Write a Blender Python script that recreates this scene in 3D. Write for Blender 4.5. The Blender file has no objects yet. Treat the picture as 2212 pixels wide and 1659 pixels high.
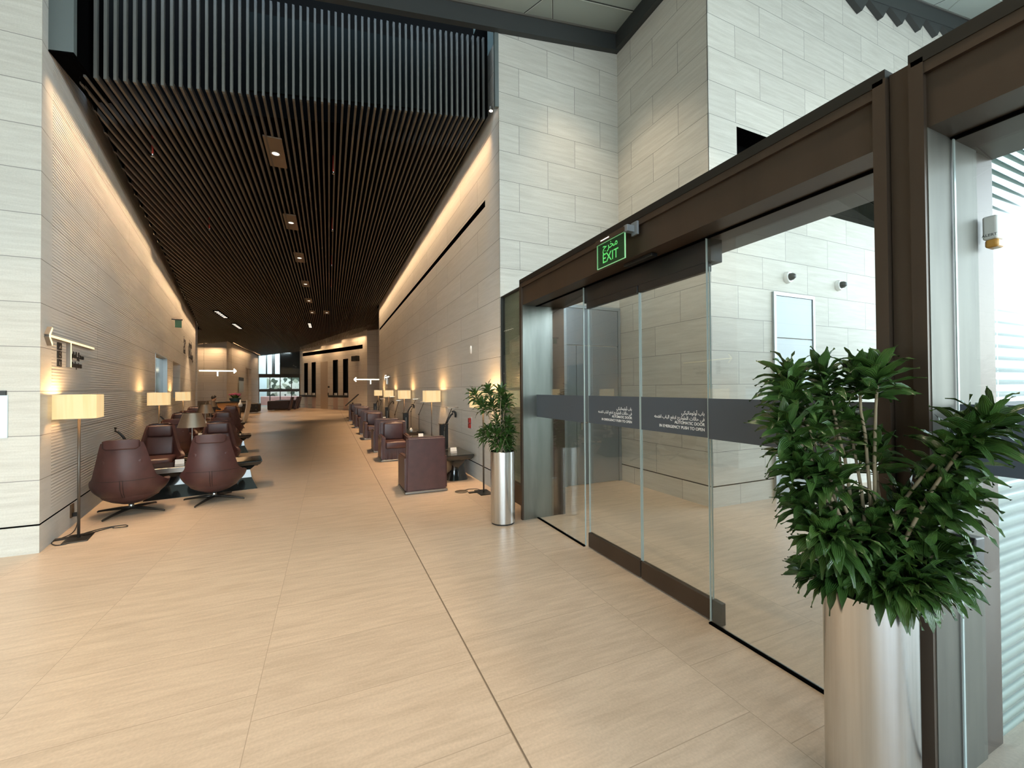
import bpy, bmesh, math, random
from mathutils import Vector, Matrix
random.seed(7)
SC = bpy.context.scene
COL = SC.collection
PI = math.pi

# ------------------------------------------------------------------ camera
cam_d = bpy.data.cameras.new('camera')
cam_d.sensor_width = 36.0
cam_d.lens = 36.0 * 897 / 2212
cam_d.clip_start = 0.02
cam_d.clip_end = 300
cam = bpy.data.objects.new('camera', cam_d)
COL.objects.link(cam)
CR = Vector((0.91518, -0.402985, -0.0069995))
CU = Vector((0.0019041, -0.0130435, 0.9999131))
CF = Vector((0.403041, 0.9151137, 0.0111699))
M = Matrix((CR, CU, -CF)).transposed().to_4x4()
M.translation = Vector((0, 0, 1.58))
cam.matrix_world = M
SC.camera = cam

# ------------------------------------------------------------------ colour management and world
vs = SC.view_settings
vs.view_transform = 'Standard'
vs.look = 'None'
vs.exposure = 0.0
vs.gamma = 1.0
vs.use_curve_mapping = False
SC.render.film_transparent = False
SC.cycles.use_denoising = True
SC.cycles.max_bounces = 8
SC.cycles.diffuse_bounces = 4
SC.cycles.glossy_bounces = 5
SC.cycles.transmission_bounces = 8
SC.cycles.transparent_max_bounces = 16
SC.cycles.sample_clamp_indirect = 6.0
SC.cycles.caustics_reflective = False
SC.cycles.caustics_refractive = False

W = bpy.data.worlds.new('daylight')
SC.world = W
W.use_nodes = True
nt = W.node_tree
bg = nt.nodes['Background']
tc = nt.nodes.new('ShaderNodeTexCoord')
sep = nt.nodes.new('ShaderNodeSeparateXYZ')
ramp = nt.nodes.new('ShaderNodeValToRGB')
nt.links.new(tc.outputs['Generated'], sep.inputs[0])
nt.links.new(sep.outputs['Z'], ramp.inputs[0])
ramp.color_ramp.elements[0].position = 0.0
ramp.color_ramp.elements[0].color = (0.62, 0.68, 0.66, 1)
ramp.color_ramp.elements[1].position = 0.5
ramp.color_ramp.elements[1].color = (0.60, 0.80, 1.0, 1)
e = ramp.color_ramp.elements.new(0.05)
e.color = (0.84, 0.98, 1.0, 1)
nt.links.new(ramp.outputs[0], bg.inputs[0])
bg.inputs[1].default_value = 9.5


def light(name, kind, loc, power, col=(1, 1, 1), size=0.1, aim=None, spot=None, blend=0.3, sy=None):
    d = bpy.data.lights.new(name, kind)
    d.energy = power
    d.color = col
    if kind == 'AREA':
        d.size = size
        if sy:
            d.shape = 'RECTANGLE'
            d.size_y = sy
    else:
        d.shadow_soft_size = size
    if kind == 'SPOT':
        d.spot_size = math.radians(spot)
        d.spot_blend = blend
    o = bpy.data.objects.new(name, d)
    COL.objects.link(o)
    o.location = loc
    if aim is not None:
        v = (Vector(aim) - Vector(loc)).normalized()
        o.rotation_euler = v.to_track_quat('-Z', 'Y').to_euler()
    return o


WARM = (1.0, 0.80, 0.56)
WARM2 = (1.0, 0.66, 0.37)

# ceiling height of the corridor (slopes across) and its walls
TH = math.radians(9.8)
LU = Vector((-math.sin(TH), math.cos(TH)))      # along the left wall
LN = Vector((math.cos(TH), math.sin(TH)))       # out of the left wall into the corridor
L0 = Vector((-2.607, 5.62))
LLEN = 18.65


def zc(x):
    return 5.825 + 0.157 * (x - 2.243)


def lw(u, d=0.0):
    """point on the left wall, u metres along it, d metres in front of it"""
    p = L0 + LU * u + LN * d
    return p.x, p.y


# cove light strips along the top of both corridor walls
FAR = (1.0, 0.62, 0.32)


def strip_light(name, a, b, off, power, n, spread, ztilt=0.0, col=WARM2):
    A_ = Vector(a)
    B_ = Vector(b)
    for k in range(n):
        c = A_.lerp(B_, (k + 0.5) / n)
        L_ = (B_ - A_).length / n
        o = light(name, 'AREA', (c.x, c.y, zc(c.x) + 0.03), power / n, col, 0.04, None, sy=L_)
        o.data.spread = math.radians(spread)
        d_ = (B_ - A_).normalized()
        o.rotation_euler = Matrix((Vector((d_.y, -d_.x, 0)), Vector((d_.x, d_.y, 0)), Vector((0, 0, 1)))).transposed().to_euler()
        o.rotation_euler.rotate(Matrix.Rotation(ztilt, 3, Vector((d_.x, d_.y, 0))))


strip_light('cove_light', lw(0.12, 0.11), lw(LLEN, 0.11), 0, 165, 3, 62, -0.06)
strip_light('cove_light', (2.29, 6.15), (2.29, 22.3), 0, 230, 3, 50, 0.09)
strip_light('cove_light', (2.25, 32.1), (-2.35, 41.8), 0, 180, 3, 110, 0.0, FAR)
strip_light('cove_light', (-7.6, 30.15), (-5.95, 30.15), 0, 38, 1, 120, 0.0, FAR)
strip_light('cove_light', (-5.55, 31.2), (-5.45, 42.0), 0, 130, 2, 120, 0.0, FAR)
# downlights in the corridor ceiling further back and in the hall ceiling
for (x, y) in ((-4.0, 20.5), (-3.4, 25.5), (-1.2, 27.5), (1.2, 27.0), (-3.0, 32.0), (0.2, 31.0)):
    light('ceiling_downlight_light', 'SPOT', (x, y, zc(x) - 0.08), 420, WARM2, 0.06, (x, y, 0), 70, 0.4)
for (x, y, p) in ((-3.6, 3.4, 440), (-1.4, 3.6, 350), (0.6, 4.2, 340), (-2.2, 0.8, 280), (1.2, 1.2, 260), (3.6, 2.6, 400), (-5.5, 1.0, 260)):
    light('hall_downlight_light', 'SPOT', (x, y, 5.6 + 0.17 * (x + 3)), p, WARM, 0.15, (x, y + 0.2, 0), 85, 0.8)
light('lobby_fill_light', 'SPOT', (2.9, 5.0, 7.1), 190, WARM, 0.15, (4.5, 5.0, 2.6), 75, 0.9)  # unseen warm fill spot added to brighten the recess wall
light('lobby_fill_light', 'SPOT', (5.5, 2.2, 8.0), 800, WARM, 0.15, (4.6, 2.6, 0), 75, 0.9)  # second added fill, warms the lobby floor


# ------------------------------------------------------------------ materials
def new_mat(name):
    m = bpy.data.materials.new(name)
    m.use_nodes = True
    return m, m.node_tree, m.node_tree.nodes['Principled BSDF']


def mat(name, col, rough=0.5, metal=0.0, spec=0.5, emit=None, es=1.0, coat=0.0):
    m, t, p = new_mat(name)
    p.inputs['Base Color'].default_value = (*col, 1)
    p.inputs['Roughness'].default_value = rough
    p.inputs['Metallic'].default_value = metal
    p.inputs['Specular IOR Level'].default_value = spec
    p.inputs['Coat Weight'].default_value = coat
    if emit:
        p.inputs['Emission Color'].default_value = (*emit, 1)
        p.inputs['Emission Strength'].default_value = es
    return m


def N(t, typ, **kw):
    n = t.nodes.new(typ)
    for k, v in kw.items():
        if k in n.inputs:
            n.inputs[k].default_value = v
        else:
            setattr(n, k, v)
    return n


def noise_var(t, p, col, amt, scale, vec_scale=(1, 1, 1), coord='Object', detail=5):
    tcn = N(t, 'ShaderNodeTexCoord')
    mp = N(t, 'ShaderNodeMapping')
    mp.inputs['Scale'].default_value = vec_scale
    t.links.new(tcn.outputs[coord], mp.inputs[0])
    nz = N(t, 'ShaderNodeTexNoise')
    nz.inputs['Scale'].default_value = scale
    nz.inputs['Detail'].default_value = detail
    t.links.new(mp.outputs[0], nz.inputs[0])
    cr = N(t, 'ShaderNodeValToRGB')
    cr.color_ramp.elements[0].position = 0.3
    cr.color_ramp.elements[1].position = 0.7
    cr.color_ramp.elements[0].color = (*[c * (1 - amt) for c in col], 1)
    cr.color_ramp.elements[1].color = (*[min(1, c * (1 + amt)) for c in col], 1)
    t.links.new(nz.outputs[0], cr.inputs[0])
    t.links.new(cr.outputs[0], p.inputs['Base Color'])
    return nz


def stone_mat(name, c1, c2, joint, bw, rh, ms, offset, streak=(1.6, 22), rough=0.6, spec=0.3, ribs=False, amt=0.5, tone=0.25, speck=0.11):
    m, t, p = new_mat(name)
    uv = N(t, 'ShaderNodeUVMap')
    br = N(t, 'ShaderNodeTexBrick')
    br.offset = offset
    br.offset_frequency = 2
    br.squash = 1.0
    br.inputs['Scale'].default_value = 1.0
    br.inputs['Mortar Size'].default_value = ms
    br.inputs['Mortar Smooth'].default_value = 0.1
    br.inputs['Bias'].default_value = 0.0
    br.inputs['Brick Width'].default_value = bw
    br.inputs['Row Height'].default_value = rh
    br.inputs['Color1'].default_value = (0, 0, 0, 1)
    br.inputs['Color2'].default_value = (1, 1, 1, 1)
    br.inputs['Mortar'].default_value = (0.5, 0.5, 0.5, 1)
    t.links.new(uv.outputs[0], br.inputs['Vector'])
    # streaks, shifted from slab to slab
    comb = N(t, 'ShaderNodeVectorMath', operation='MULTIPLY')
    comb.inputs[1].default_value = (9.0, 17.0, 5.0)
    t.links.new(br.outputs['Color'], comb.inputs[0])
    mp = N(t, 'ShaderNodeMapping')
    mp.inputs['Scale'].default_value = (streak[0], streak[1], 1)
    mp.inputs['Rotation'].default_value = (0, 0, 0.04)
    t.links.new(uv.outputs[0], mp.inputs[0])
    add = N(t, 'ShaderNodeVectorMath', operation='ADD')
    t.links.new(mp.outputs[0], add.inputs[0])
    t.links.new(comb.outputs[0], add.inputs[1])
    nz = N(t, 'ShaderNodeTexNoise')
    nz.inputs['Scale'].default_value = 1.0
    nz.inputs['Detail'].default_value = 9
    nz.inputs['Roughness'].default_value = 0.65
    nz.inputs['Distortion'].default_value = 0.4
    t.links.new(add.outputs[0], nz.inputs[0])
    cr = N(t, 'ShaderNodeValToRGB')
    cr.color_ramp.elements[0].position = 0.25
    cr.color_ramp.elements[0].color = (*c2, 1)
    cr.color_ramp.elements[1].position = 0.25 + amt
    cr.color_ramp.elements[1].color = (*c1, 1)
    t.links.new(nz.outputs[0], cr.inputs[0])
    # fine speckle
    nz2 = N(t, 'ShaderNodeTexNoise')
    nz2.inputs['Scale'].default_value = 75
    nz2.inputs['Detail'].default_value = 4
    t.links.new(uv.outputs[0], nz2.inputs[0])
    mr = N(t, 'ShaderNodeMapRange')
    mr.inputs['To Min'].default_value = 1 - speck
    mr.inputs['To Max'].default_value = 1 + speck
    t.links.new(nz2.outputs[0], mr.inputs[0])
    mr2 = N(t, 'ShaderNodeMapRange')
    mr2.inputs['To Min'].default_value = 1 - tone * 0.5
    mr2.inputs['To Max'].default_value = 1 + tone * 0.5
    t.links.new(br.outputs['Color'], mr2.inputs[0])
    mul = N(t, 'ShaderNodeMath', operation='MULTIPLY')
    t.links.new(mr.outputs[0], mul.inputs[0])
    t.links.new(mr2.outputs[0], mul.inputs[1])
    sc = N(t, 'ShaderNodeVectorMath', operation='SCALE')
    t.links.new(cr.outputs[0], sc.inputs[0])
    t.links.new(mul.outputs[0], sc.inputs['Scale'])
    mx = N(t, 'ShaderNodeMix', data_type='RGBA')
    mx.inputs['B'].default_value = (*joint, 1)
    t.links.new(br.outputs['Fac'], mx.inputs['Factor'])
    t.links.new(sc.outputs[0], mx.inputs['A'])
    t.links.new(mx.outputs['Result'], p.inputs['Base Color'])
    p.inputs['Roughness'].default_value = rough
    p.inputs['Specular IOR Level'].default_value = spec
    if ribs:
        sp = N(t, 'ShaderNodeSeparateXYZ')
        t.links.new(uv.outputs[0], sp.inputs[0])
        mm = N(t, 'ShaderNodeMath', operation='MULTIPLY')
        mm.inputs[1].default_value = 2 * PI / 0.034
        t.links.new(sp.outputs['Y'], mm.inputs[0])
        sn = N(t, 'ShaderNodeMath', operation='SINE')
        t.links.new(mm.outputs[0], sn.inputs[0])
        mp2 = N(t, 'ShaderNodeMapping')
        mp2.inputs['Scale'].default_value = (0.55, 2.5, 1)
        t.links.new(uv.outputs[0], mp2.inputs[0])
        n3 = N(t, 'ShaderNodeTexNoise')
        n3.inputs['Scale'].default_value = 1.0
        n3.inputs['Detail'].default_value = 3
        t.links.new(mp2.outputs[0], n3.inputs[0])
        r3 = N(t, 'ShaderNodeMapRange')
        r3.inputs['From Min'].default_value = 0.36
        r3.inputs['From Max'].default_value = 0.58
        t.links.new(n3.outputs[0], r3.inputs[0])
        r4 = N(t, 'ShaderNodeMapRange')          # plain strip next to the corner
        r4.inputs['From Min'].default_value = 0.30
        r4.inputs['From Max'].default_value = 0.304
        t.links.new(sp.outputs['X'], r4.inputs[0])
        m4 = N(t, 'ShaderNodeMath', operation='MULTIPLY')
        t.links.new(r3.outputs[0], m4.inputs[0])
        t.links.new(r4.outputs[0], m4.inputs[1])
        r5 = N(t, 'ShaderNodeMapRange')
        r5.inputs['From Min'].default_value = 0.05
        r5.inputs['From Max'].default_value = 0.12
        t.links.new(sp.outputs['Y'], r5.inputs[0])
        m5 = N(t, 'ShaderNodeMath', operation='MULTIPLY')
        t.links.new(m4.outputs[0], m5.inputs[0])
        t.links.new(r5.outputs[0], m5.inputs[1])
        m6 = N(t, 'ShaderNodeMath', operation='MULTIPLY')
        t.links.new(m5.outputs[0], m6.inputs[0])
        t.links.new(sn.outputs[0], m6.inputs[1])
        bp = N(t, 'ShaderNodeBump')
        bp.inputs['Strength'].default_value = 1.0
        bp.inputs['Distance'].default_value = 0.0035
        t.links.new(m6.outputs[0], bp.inputs['Height'])
        t.links.new(bp.outputs[0], p.inputs['Normal'])
    return m


STONE = stone_mat('limestone_slabs', (0.66, 0.64, 0.58), (0.50, 0.475, 0.42), (0.22, 0.21, 0.19), 1.01, 0.4474, 0.0035, 0.5, tone=0.10)
STONE_RIB = stone_mat('ribbed_limestone', (0.78, 0.77, 0.74), (0.66, 0.645, 0.61), (0.20, 0.18, 0.16), 4.04, 0.4474, 0.003, 0.5, ribs=True, tone=0.06)
STONE_LONG = stone_mat('corridor_limestone', (0.78, 0.76, 0.72), (0.66, 0.64, 0.595), (0.20, 0.18, 0.16), 2.02, 0.4474, 0.003, 0.5, tone=0.08)
FLOORM = stone_mat('floor_stone', (0.575, 0.46, 0.355), (0.43, 0.335, 0.25), (0.36, 0.28, 0.205), 0.565, 1.108, 0.002, 0.35, streak=(24, 2.6), rough=0.34, spec=0.45, amt=0.36, tone=0.07, speck=0.16)
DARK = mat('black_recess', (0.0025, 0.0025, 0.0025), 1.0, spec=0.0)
CHAR = mat('dark_grey_paint', (0.03, 0.033, 0.033), 0.55)
SLAT = mat('bronze_grey_slat', (0.085, 0.08, 0.072), 0.6)
GREYPANEL = mat('grey_green_panel', (0.13, 0.155, 0.155), 0.4)
CEILP = mat('ceiling_panel', (0.36, 0.41, 0.38), 0.6)
CEILJ = mat('ceiling_joint', (0.05, 0.055, 0.05), 0.8)
CEILE = mat('ceiling_panel_edge', (0.75, 0.82, 0.78), 0.5)


def brushed(name, col, rough, vs_, scale, bump, metal=1.0, amt=0.12):
    m, t, p = new_mat(name)
    p.inputs['Metallic'].default_value = metal
    p.inputs['Roughness'].default_value = rough
    nz = noise_var(t, p, col, amt, scale, vs_)
    if bump:
        b = N(t, 'ShaderNodeBump')
        b.inputs['Strength'].default_value = bump
        b.inputs['Distance'].default_value = 0.002
        t.links.new(nz.outputs[0], b.inputs['Height'])
        t.links.new(b.outputs[0], p.inputs['Normal'])
    return m


BRONZE = brushed('bronze_cladding', (0.080, 0.056, 0.040), 0.42, (1, 1, 0.15), 3, 0, 0.6)
PATINA = brushed('patinated_steel', (0.24, 0.245, 0.225), 0.34, (3, 3, 0.4), 3, 0, 1.0, 0.18)
PATINA2 = brushed('dimmed_patinated_steel', (0.15, 0.145, 0.125), 0.55, (3, 3, 0.4), 3, 0, 0.9, 0.18)  # jamb steel darkened in colour to hold down its window reflection
STEEL = brushed('brushed_steel', (0.62, 0.61, 0.60), 0.23, (1, 1, 0.02), 70, 0.10, 1.0, 0.07)
CHROME = mat('polished_chrome', (0.55, 0.55, 0.55), 0.2, 1.0)
DMETAL = mat('dark_metal', (0.05, 0.045, 0.04), 0.4, 0.8)
GREYM = mat('grey_metal', (0.30, 0.28, 0.26), 0.35, 0.9)
BLACKP = mat('black_plastic', (0.012, 0.012, 0.012), 0.35)
LACQ = mat('black_lacquer', (0.010, 0.013, 0.014), 0.08, spec=0.8, coat=0.5)
WHITE = mat('white_card', (0.85, 0.85, 0.84), 0.5)
BAND = mat('grey_film', (0.080, 0.096, 0.118), 0.5, spec=0.3)
INK = mat('black_ink', (0.02, 0.017, 0.015), 0.6)
LETW = mat('white_lettering', (0.85, 0.87, 0.88), 0.5)
REDP = mat('red_glass', (0.45, 0.03, 0.02), 0.25)
NEON = mat('lit_diffuser', (1, 0.9, 0.6), 0.5, emit=(1.0, 0.86, 0.50), es=1.05)
NEONF = mat('far_lit_diffuser', (1, 0.95, 0.8), 0.5, emit=(1.0, 0.96, 0.72), es=6.0)
GREEN = mat('green_lit_lettering', (0.1, 0.6, 0.2), 0.5, emit=(0.14, 0.60, 0.12), es=0.45)
GREENE = mat('green_lit_edge', (0.3, 0.7, 0.35), 0.5, emit=(0.32, 0.70, 0.36), es=0.35)
DGREY = mat('blue_grey_door', (0.22, 0.25, 0.27), 0.35, 0.3)
DGREY2 = mat('blue_grey_door_frame', (0.30, 0.34, 0.36), 0.35, 0.5)
WOOD = mat('honey_wood', (0.62, 0.30, 0.10), 0.35)
SKIN = mat('skin', (0.42, 0.25, 0.17), 0.5)
HAIR = mat('black_hair', (0.012, 0.010, 0.010), 0.5)
SHIRT = mat('dark_uniform', (0.03, 0.025, 0.03), 0.8)
COLLAR = mat('white_collar', (0.7, 0.68, 0.65), 0.8)
PINK = mat('pink_petals', (0.62, 0.13, 0.28), 0.6)
TEAL = mat('teal_glaze', (0.10, 0.17, 0.17), 0.3)
SOIL = mat('dark_soil', (0.02, 0.014, 0.01), 0.95)
DARKSCR = mat('dark_screen', (0.012, 0.016, 0.022), 0.15, spec=0.25)
PALE = mat('pale_ornament', (0.75, 0.74, 0.70), 0.4)


def leather(name, col, rough):
    m, t, p = new_mat(name)
    p.inputs['Roughness'].default_value = rough
    p.inputs['Specular IOR Level'].default_value = 0.55
    noise_var(t, p, col, 0.14, 9)
    tcn = N(t, 'ShaderNodeTexCoord')
    n2 = N(t, 'ShaderNodeTexVoronoi')
    n2.inputs['Scale'].default_value = 220
    t.links.new(tcn.outputs['Object'], n2.inputs[0])
    b = N(t, 'ShaderNodeBump')
    b.inputs['Strength'].default_value = 0.25
    b.inputs['Distance'].default_value = 0.001
    t.links.new(n2.outputs[0], b.inputs['Height'])
    t.links.new(b.outputs[0], p.inputs['Normal'])
    return m


LEATHER = leather('burgundy_leather', (0.070, 0.028, 0.026), 0.38)
LEATHERD = leather('dark_seam_leather', (0.025, 0.010, 0.010), 0.5)


def leaf_mat():
    m, t, p = new_mat('dracaena_leaf')
    uv = N(t, 'ShaderNodeUVMap')
    sp = N(t, 'ShaderNodeSeparateXYZ')
    t.links.new(uv.outputs[0], sp.inputs[0])
    mm = N(t, 'ShaderNodeMath', operation='MULTIPLY')
    mm.inputs[1].default_value = 42
    t.links.new(sp.outputs['X'], mm.inputs[0])
    sn = N(t, 'ShaderNodeMath', operation='SINE')
    t.links.new(mm.outputs[0], sn.inputs[0])
    cr = N(t, 'ShaderNodeValToRGB')
    cr.color_ramp.elements[0].color = (0.007, 0.032, 0.009, 1)
    cr.color_ramp.elements[1].color = (0.024, 0.080, 0.018, 1)
    e3 = cr.color_ramp.elements.new(0.9)
    e3.color = (0.075, 0.15, 0.03, 1)
    tcn = N(t, 'ShaderNodeTexCoord')
    nz = N(t, 'ShaderNodeTexNoise')
    nz.inputs['Scale'].default_value = 9
    t.links.new(tcn.outputs['Object'], nz.inputs[0])
    t.links.new(nz.outputs[0], cr.inputs[0])
    t.links.new(cr.outputs[0], p.inputs['Base Color'])
    p.inputs['Roughness'].default_value = 0.24
    p.inputs['Specular IOR Level'].default_value = 0.7
    b = N(t, 'ShaderNodeBump')
    b.inputs['Strength'].default_value = 0.35
    b.inputs['Distance'].default_value = 0.002
    t.links.new(sn.outputs[0], b.inputs['Height'])
    t.links.new(b.outputs[0], p.inputs['Normal'])
    return m


LEAF = leaf_mat()
STEM = mat('pale_cane', (0.26, 0.20, 0.12), 0.8)


def glass_mat(name, tint, refl=1.0, rough=0.0, diff=None, dfac=0.0):
    m = bpy.data.materials.new(name)
    m.use_nodes = True
    t = m.node_tree
    t.nodes.clear()
    out = N(t, 'ShaderNodeOutputMaterial')
    tr = N(t, 'ShaderNodeBsdfTransparent')
    tr.inputs[0].default_value = (*tint, 1)
    gl = N(t, 'ShaderNodeBsdfGlossy')
    gl.inputs['Roughness'].default_value = rough
    gl.inputs[0].default_value = (0.95, 1, 0.98, 1)
    fr = N(t, 'ShaderNodeFresnel')
    fr.inputs[0].default_value = 1.5
    mx = N(t, 'ShaderNodeMixShader')
    geo = N(t, 'ShaderNodeNewGeometry')
    ior = N(t, 'ShaderNodeMapRange')          # same reflectance from either side of the pane
    ior.inputs['To Min'].default_value = 1.5
    ior.inputs['To Max'].default_value = 1 / 1.5
    t.links.new(geo.outputs['Backfacing'], ior.inputs[0])
    t.links.new(ior.outputs[0], fr.inputs[0])
    mu = N(t, 'ShaderNodeMath', operation='MULTIPLY')
    mu.use_clamp = True
    mu.inputs[1].default_value = refl
    t.links.new(fr.outputs[0], mu.inputs[0])
    t.links.new(mu.outputs[0], mx.inputs[0])
    src = tr.outputs[0]
    if diff:
        d = N(t, 'ShaderNodeBsdfDiffuse')
        d.inputs[0].default_value = (*diff, 1)
        m2 = N(t, 'ShaderNodeMixShader')
        m2.inputs[0].default_value = dfac
        t.links.new(tr.outputs[0], m2.inputs[1])
        t.links.new(d.outputs[0], m2.inputs[2])
        src = m2.outputs[0]
    t.links.new(src, mx.inputs[1])
    t.links.new(gl.outputs[0], mx.inputs[2])
    t.links.new(mx.outputs[0], out.inputs[0])
    return m


GLASS = glass_mat('clear_glass', (0.985, 0.993, 0.985), 1.15)
GEDGE = mat('bright_glass_edge', (0.42, 0.50, 0.49), 0.15, 0.0, 0.8)
FROST = glass_mat('frosted_glass', (0.8, 0.9, 0.85), 1.2, 0.02, (0.42, 0.50, 0.42), 0.75)
SIGNG = glass_mat('sign_glass', (0.70, 0.85, 0.72), 1.0, 0.02, (0.05, 0.12, 0.06), 0.35)


def ribbed(name, c1, c2, pitch):
    m, t, p = new_mat(name)
    uv = N(t, 'ShaderNodeUVMap')
    sp = N(t, 'ShaderNodeSeparateXYZ')
    t.links.new(uv.outputs[0], sp.inputs[0])
    mm = N(t, 'ShaderNodeMath', operation='MULTIPLY')
    mm.inputs[1].default_value = 2 * PI / pitch
    t.links.new(sp.outputs['Y'], mm.inputs[0])
    sn = N(t, 'ShaderNodeMath', operation='SINE')
    t.links.new(mm.outputs[0], sn.inputs[0])
    cr = N(t, 'ShaderNodeValToRGB')
    cr.color_ramp.elements[0].position = 0.0
    cr.color_ramp.elements[0].color = (*c2, 1)
    cr.color_ramp.elements[1].position = 0.55
    cr.color_ramp.elements[1].color = (*c1, 1)
    mr = N(t, 'ShaderNodeMapRange')
    mr.inputs['From Min'].default_value = -1
    t.links.new(sn.outputs[0], mr.inputs[0])
    t.links.new(mr.outputs[0], cr.inputs[0])
    t.links.new(cr.outputs[0], p.inputs['Base Color'])
    b = N(t, 'ShaderNodeBump')
    b.inputs['Distance'].default_value = 0.004
    b.inputs['Strength'].default_value = 0.6
    t.links.new(sn.outputs[0], b.inputs['Height'])
    t.links.new(b.outputs[0], p.inputs['Normal'])
    p.inputs['Roughness'].default_value = 0.15
    return m


RIBG = ribbed('ribbed_green_glass', (0.24, 0.32, 0.29), (0.09, 0.15, 0.14), 0.055)
RIBS = ribbed('fine_ribbed_glass', (0.36, 0.42, 0.34), (0.26, 0.30, 0.24), 0.016)


def shade_mat():
    m, t, p = new_mat('lit_lampshade')
    p.inputs['Base Color'].default_value = (0.30, 0.22, 0.12, 1)
    p.inputs['Roughness'].default_value = 0.7
    tcn = N(t, 'ShaderNodeTexCoord')
    mp = N(t, 'ShaderNodeMapping')
    mp.inputs['Scale'].default_value = (6, 6, 0.3)
    t.links.new(tcn.outputs['Object'], mp.inputs[0])
    nz = N(t, 'ShaderNodeTexNoise')
    nz.inputs['Scale'].default_value = 2.5
    nz.inputs['Detail'].default_value = 3
    t.links.new(mp.outputs[0], nz.inputs[0])
    cr = N(t, 'ShaderNodeValToRGB')
    cr.color_ramp.elements[0].position = 0.3
    cr.color_ramp.elements[0].color = (1.0, 0.60, 0.22, 1)
    cr.color_ramp.elements[1].position = 0.55
    cr.color_ramp.elements[1].color = (1.0, 0.76, 0.40, 1)
    t.links.new(nz.outputs[0], cr.inputs[0])
    t.links.new(cr.outputs[0], p.inputs['Emission Color'])
    p.inputs['Emission Strength'].default_value = 0.80
    return m


SHADE = shade_mat()


# ------------------------------------------------------------------ mesh helpers
def box(bm, x0, x1, y0, y1, z0, z1, mi=0):
    v = [bm.verts.new(c) for c in ((x0, y0, z0), (x1, y0, z0), (x1, y1, z0), (x0, y1, z0),
                                   (x0, y0, z1), (x1, y0, z1), (x1, y1, z1), (x0, y1, z1))]
    fs = []
    for q in ((0, 3, 2, 1), (4, 5, 6, 7), (0, 1, 5, 4), (1, 2, 6, 5), (2, 3, 7, 6), (3, 0, 4, 7)):
        f = bm.faces.new([v[i] for i in q])
        f.material_index = mi
        fs.append(f)
    return v, fs


def rbox(bm, x0, x1, y0, y1, z0, z1, r=0.01, seg=3, mi=0):
    b2 = bmesh.new()
    box(b2, x0, x1, y0, y1, z0, z1, mi)
    bmesh.ops.bevel(b2, geom=list(b2.edges), offset=r, segments=seg, profile=0.5, affect='EDGES')
    merge(bm, b2)


def merge(bm, b2, M_=None):
    if M_ is not None:
        b2.transform(M_)
    me = bpy.data.meshes.new('tmp')
    b2.to_mesh(me)
    b2.free()
    bm.from_mesh(me)
    bpy.data.meshes.remove(me)


def tube(bm, pts, r, n=8, caps=True, mi=0):
    pts = [Vector(p) for p in pts]
    rs = r if isinstance(r, (list, tuple)) else [r] * len(pts)
    rings = []
    ref = Vector((0, 0, 1))
    for i, p in enumerate(pts):
        d = (pts[min(i + 1, len(pts) - 1)] - pts[max(i - 1, 0)]).normalized()
        if abs(d.dot(ref)) > 0.95:
            ref2 = Vector((1, 0, 0))
        else:
            ref2 = ref
        a = d.cross(ref2).normalized()
        b = d.cross(a).normalized()
        rings.append([bm.verts.new(p + (a * math.cos(2 * PI * k / n) + b * math.sin(2 * PI * k / n)) * rs[i]) for k in range(n)])
    for i in range(len(rings) - 1):
        for k in range(n):
            f = bm.faces.new((rings[i][k], rings[i][(k + 1) % n], rings[i + 1][(k + 1) % n], rings[i + 1][k]))
            f.smooth = True
            f.material_index = mi
    if caps:
        for rg in (rings[0], rings[-1]):
            f = bm.faces.new(rg)
            f.material_index = mi


def lathe(bm, prof, n=48, cx=0, cy=0, cz=0, mi=0):
    rings = []
    for (r, z) in prof:
        if r < 1e-5:
            rings.append([bm.verts.new((cx, cy, cz + z))])
        else:
            rings.append([bm.verts.new((cx + r * math.cos(2 * PI * k / n), cy + r * math.sin(2 * PI * k / n), cz + z)) for k in range(n)])
    for a, b in zip(rings, rings[1:]):
        for k in range(n):
            if len(a) == 1 and len(b) == 1:
                continue
            if len(a) == 1:
                f = bm.faces.new((a[0], b[(k + 1) % n], b[k]))
            elif len(b) == 1:
                f = bm.faces.new((a[k], a[(k + 1) % n], b[0]))
            else:
                f = bm.faces.new((a[k], a[(k + 1) % n], b[(k + 1) % n], b[k]))
            f.smooth = True
            f.material_index = mi


def prism(bm, poly, h0, h1, axis='z', mi=0):
    """poly 2D list extruded along axis"""
    def P(a, b, h):
        return {'z': (a, b, h), 'y': (a, h, b), 'x': (h, a, b)}[axis]
    lo = [bm.verts.new(P(a, b, h0)) for a, b in poly]
    hi = [bm.verts.new(P(a, b, h1)) for a, b in poly]
    n = len(poly)
    for q in [lo[::-1], hi] + [[lo[i], lo[(i + 1) % n], hi[(i + 1) % n], hi[i]] for i in range(n)]:
        f = bm.faces.new(q)
        f.material_index = mi


def finish(bm):
    bmesh.ops.recalc_face_normals(bm, faces=list(bm.faces))


def obj(name, bm, mats, parent=None, recalc=True, smooth=None):
    if recalc:
        finish(bm)
    me = bpy.data.meshes.new(name)
    bm.to_mesh(me)
    bm.free()
    for m_ in (mats if isinstance(mats, (list, tuple)) else [mats]):
        me.materials.append(m_)
    if smooth is not None:
        for p in me.polygons:
            p.use_smooth = True
        if smooth < 180:
            me.set_sharp_from_angle(angle=math.radians(smooth))
    o = bpy.data.objects.new(name, me)
    COL.objects.link(o)
    if parent is not None:
        o.parent = parent
    return o


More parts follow.
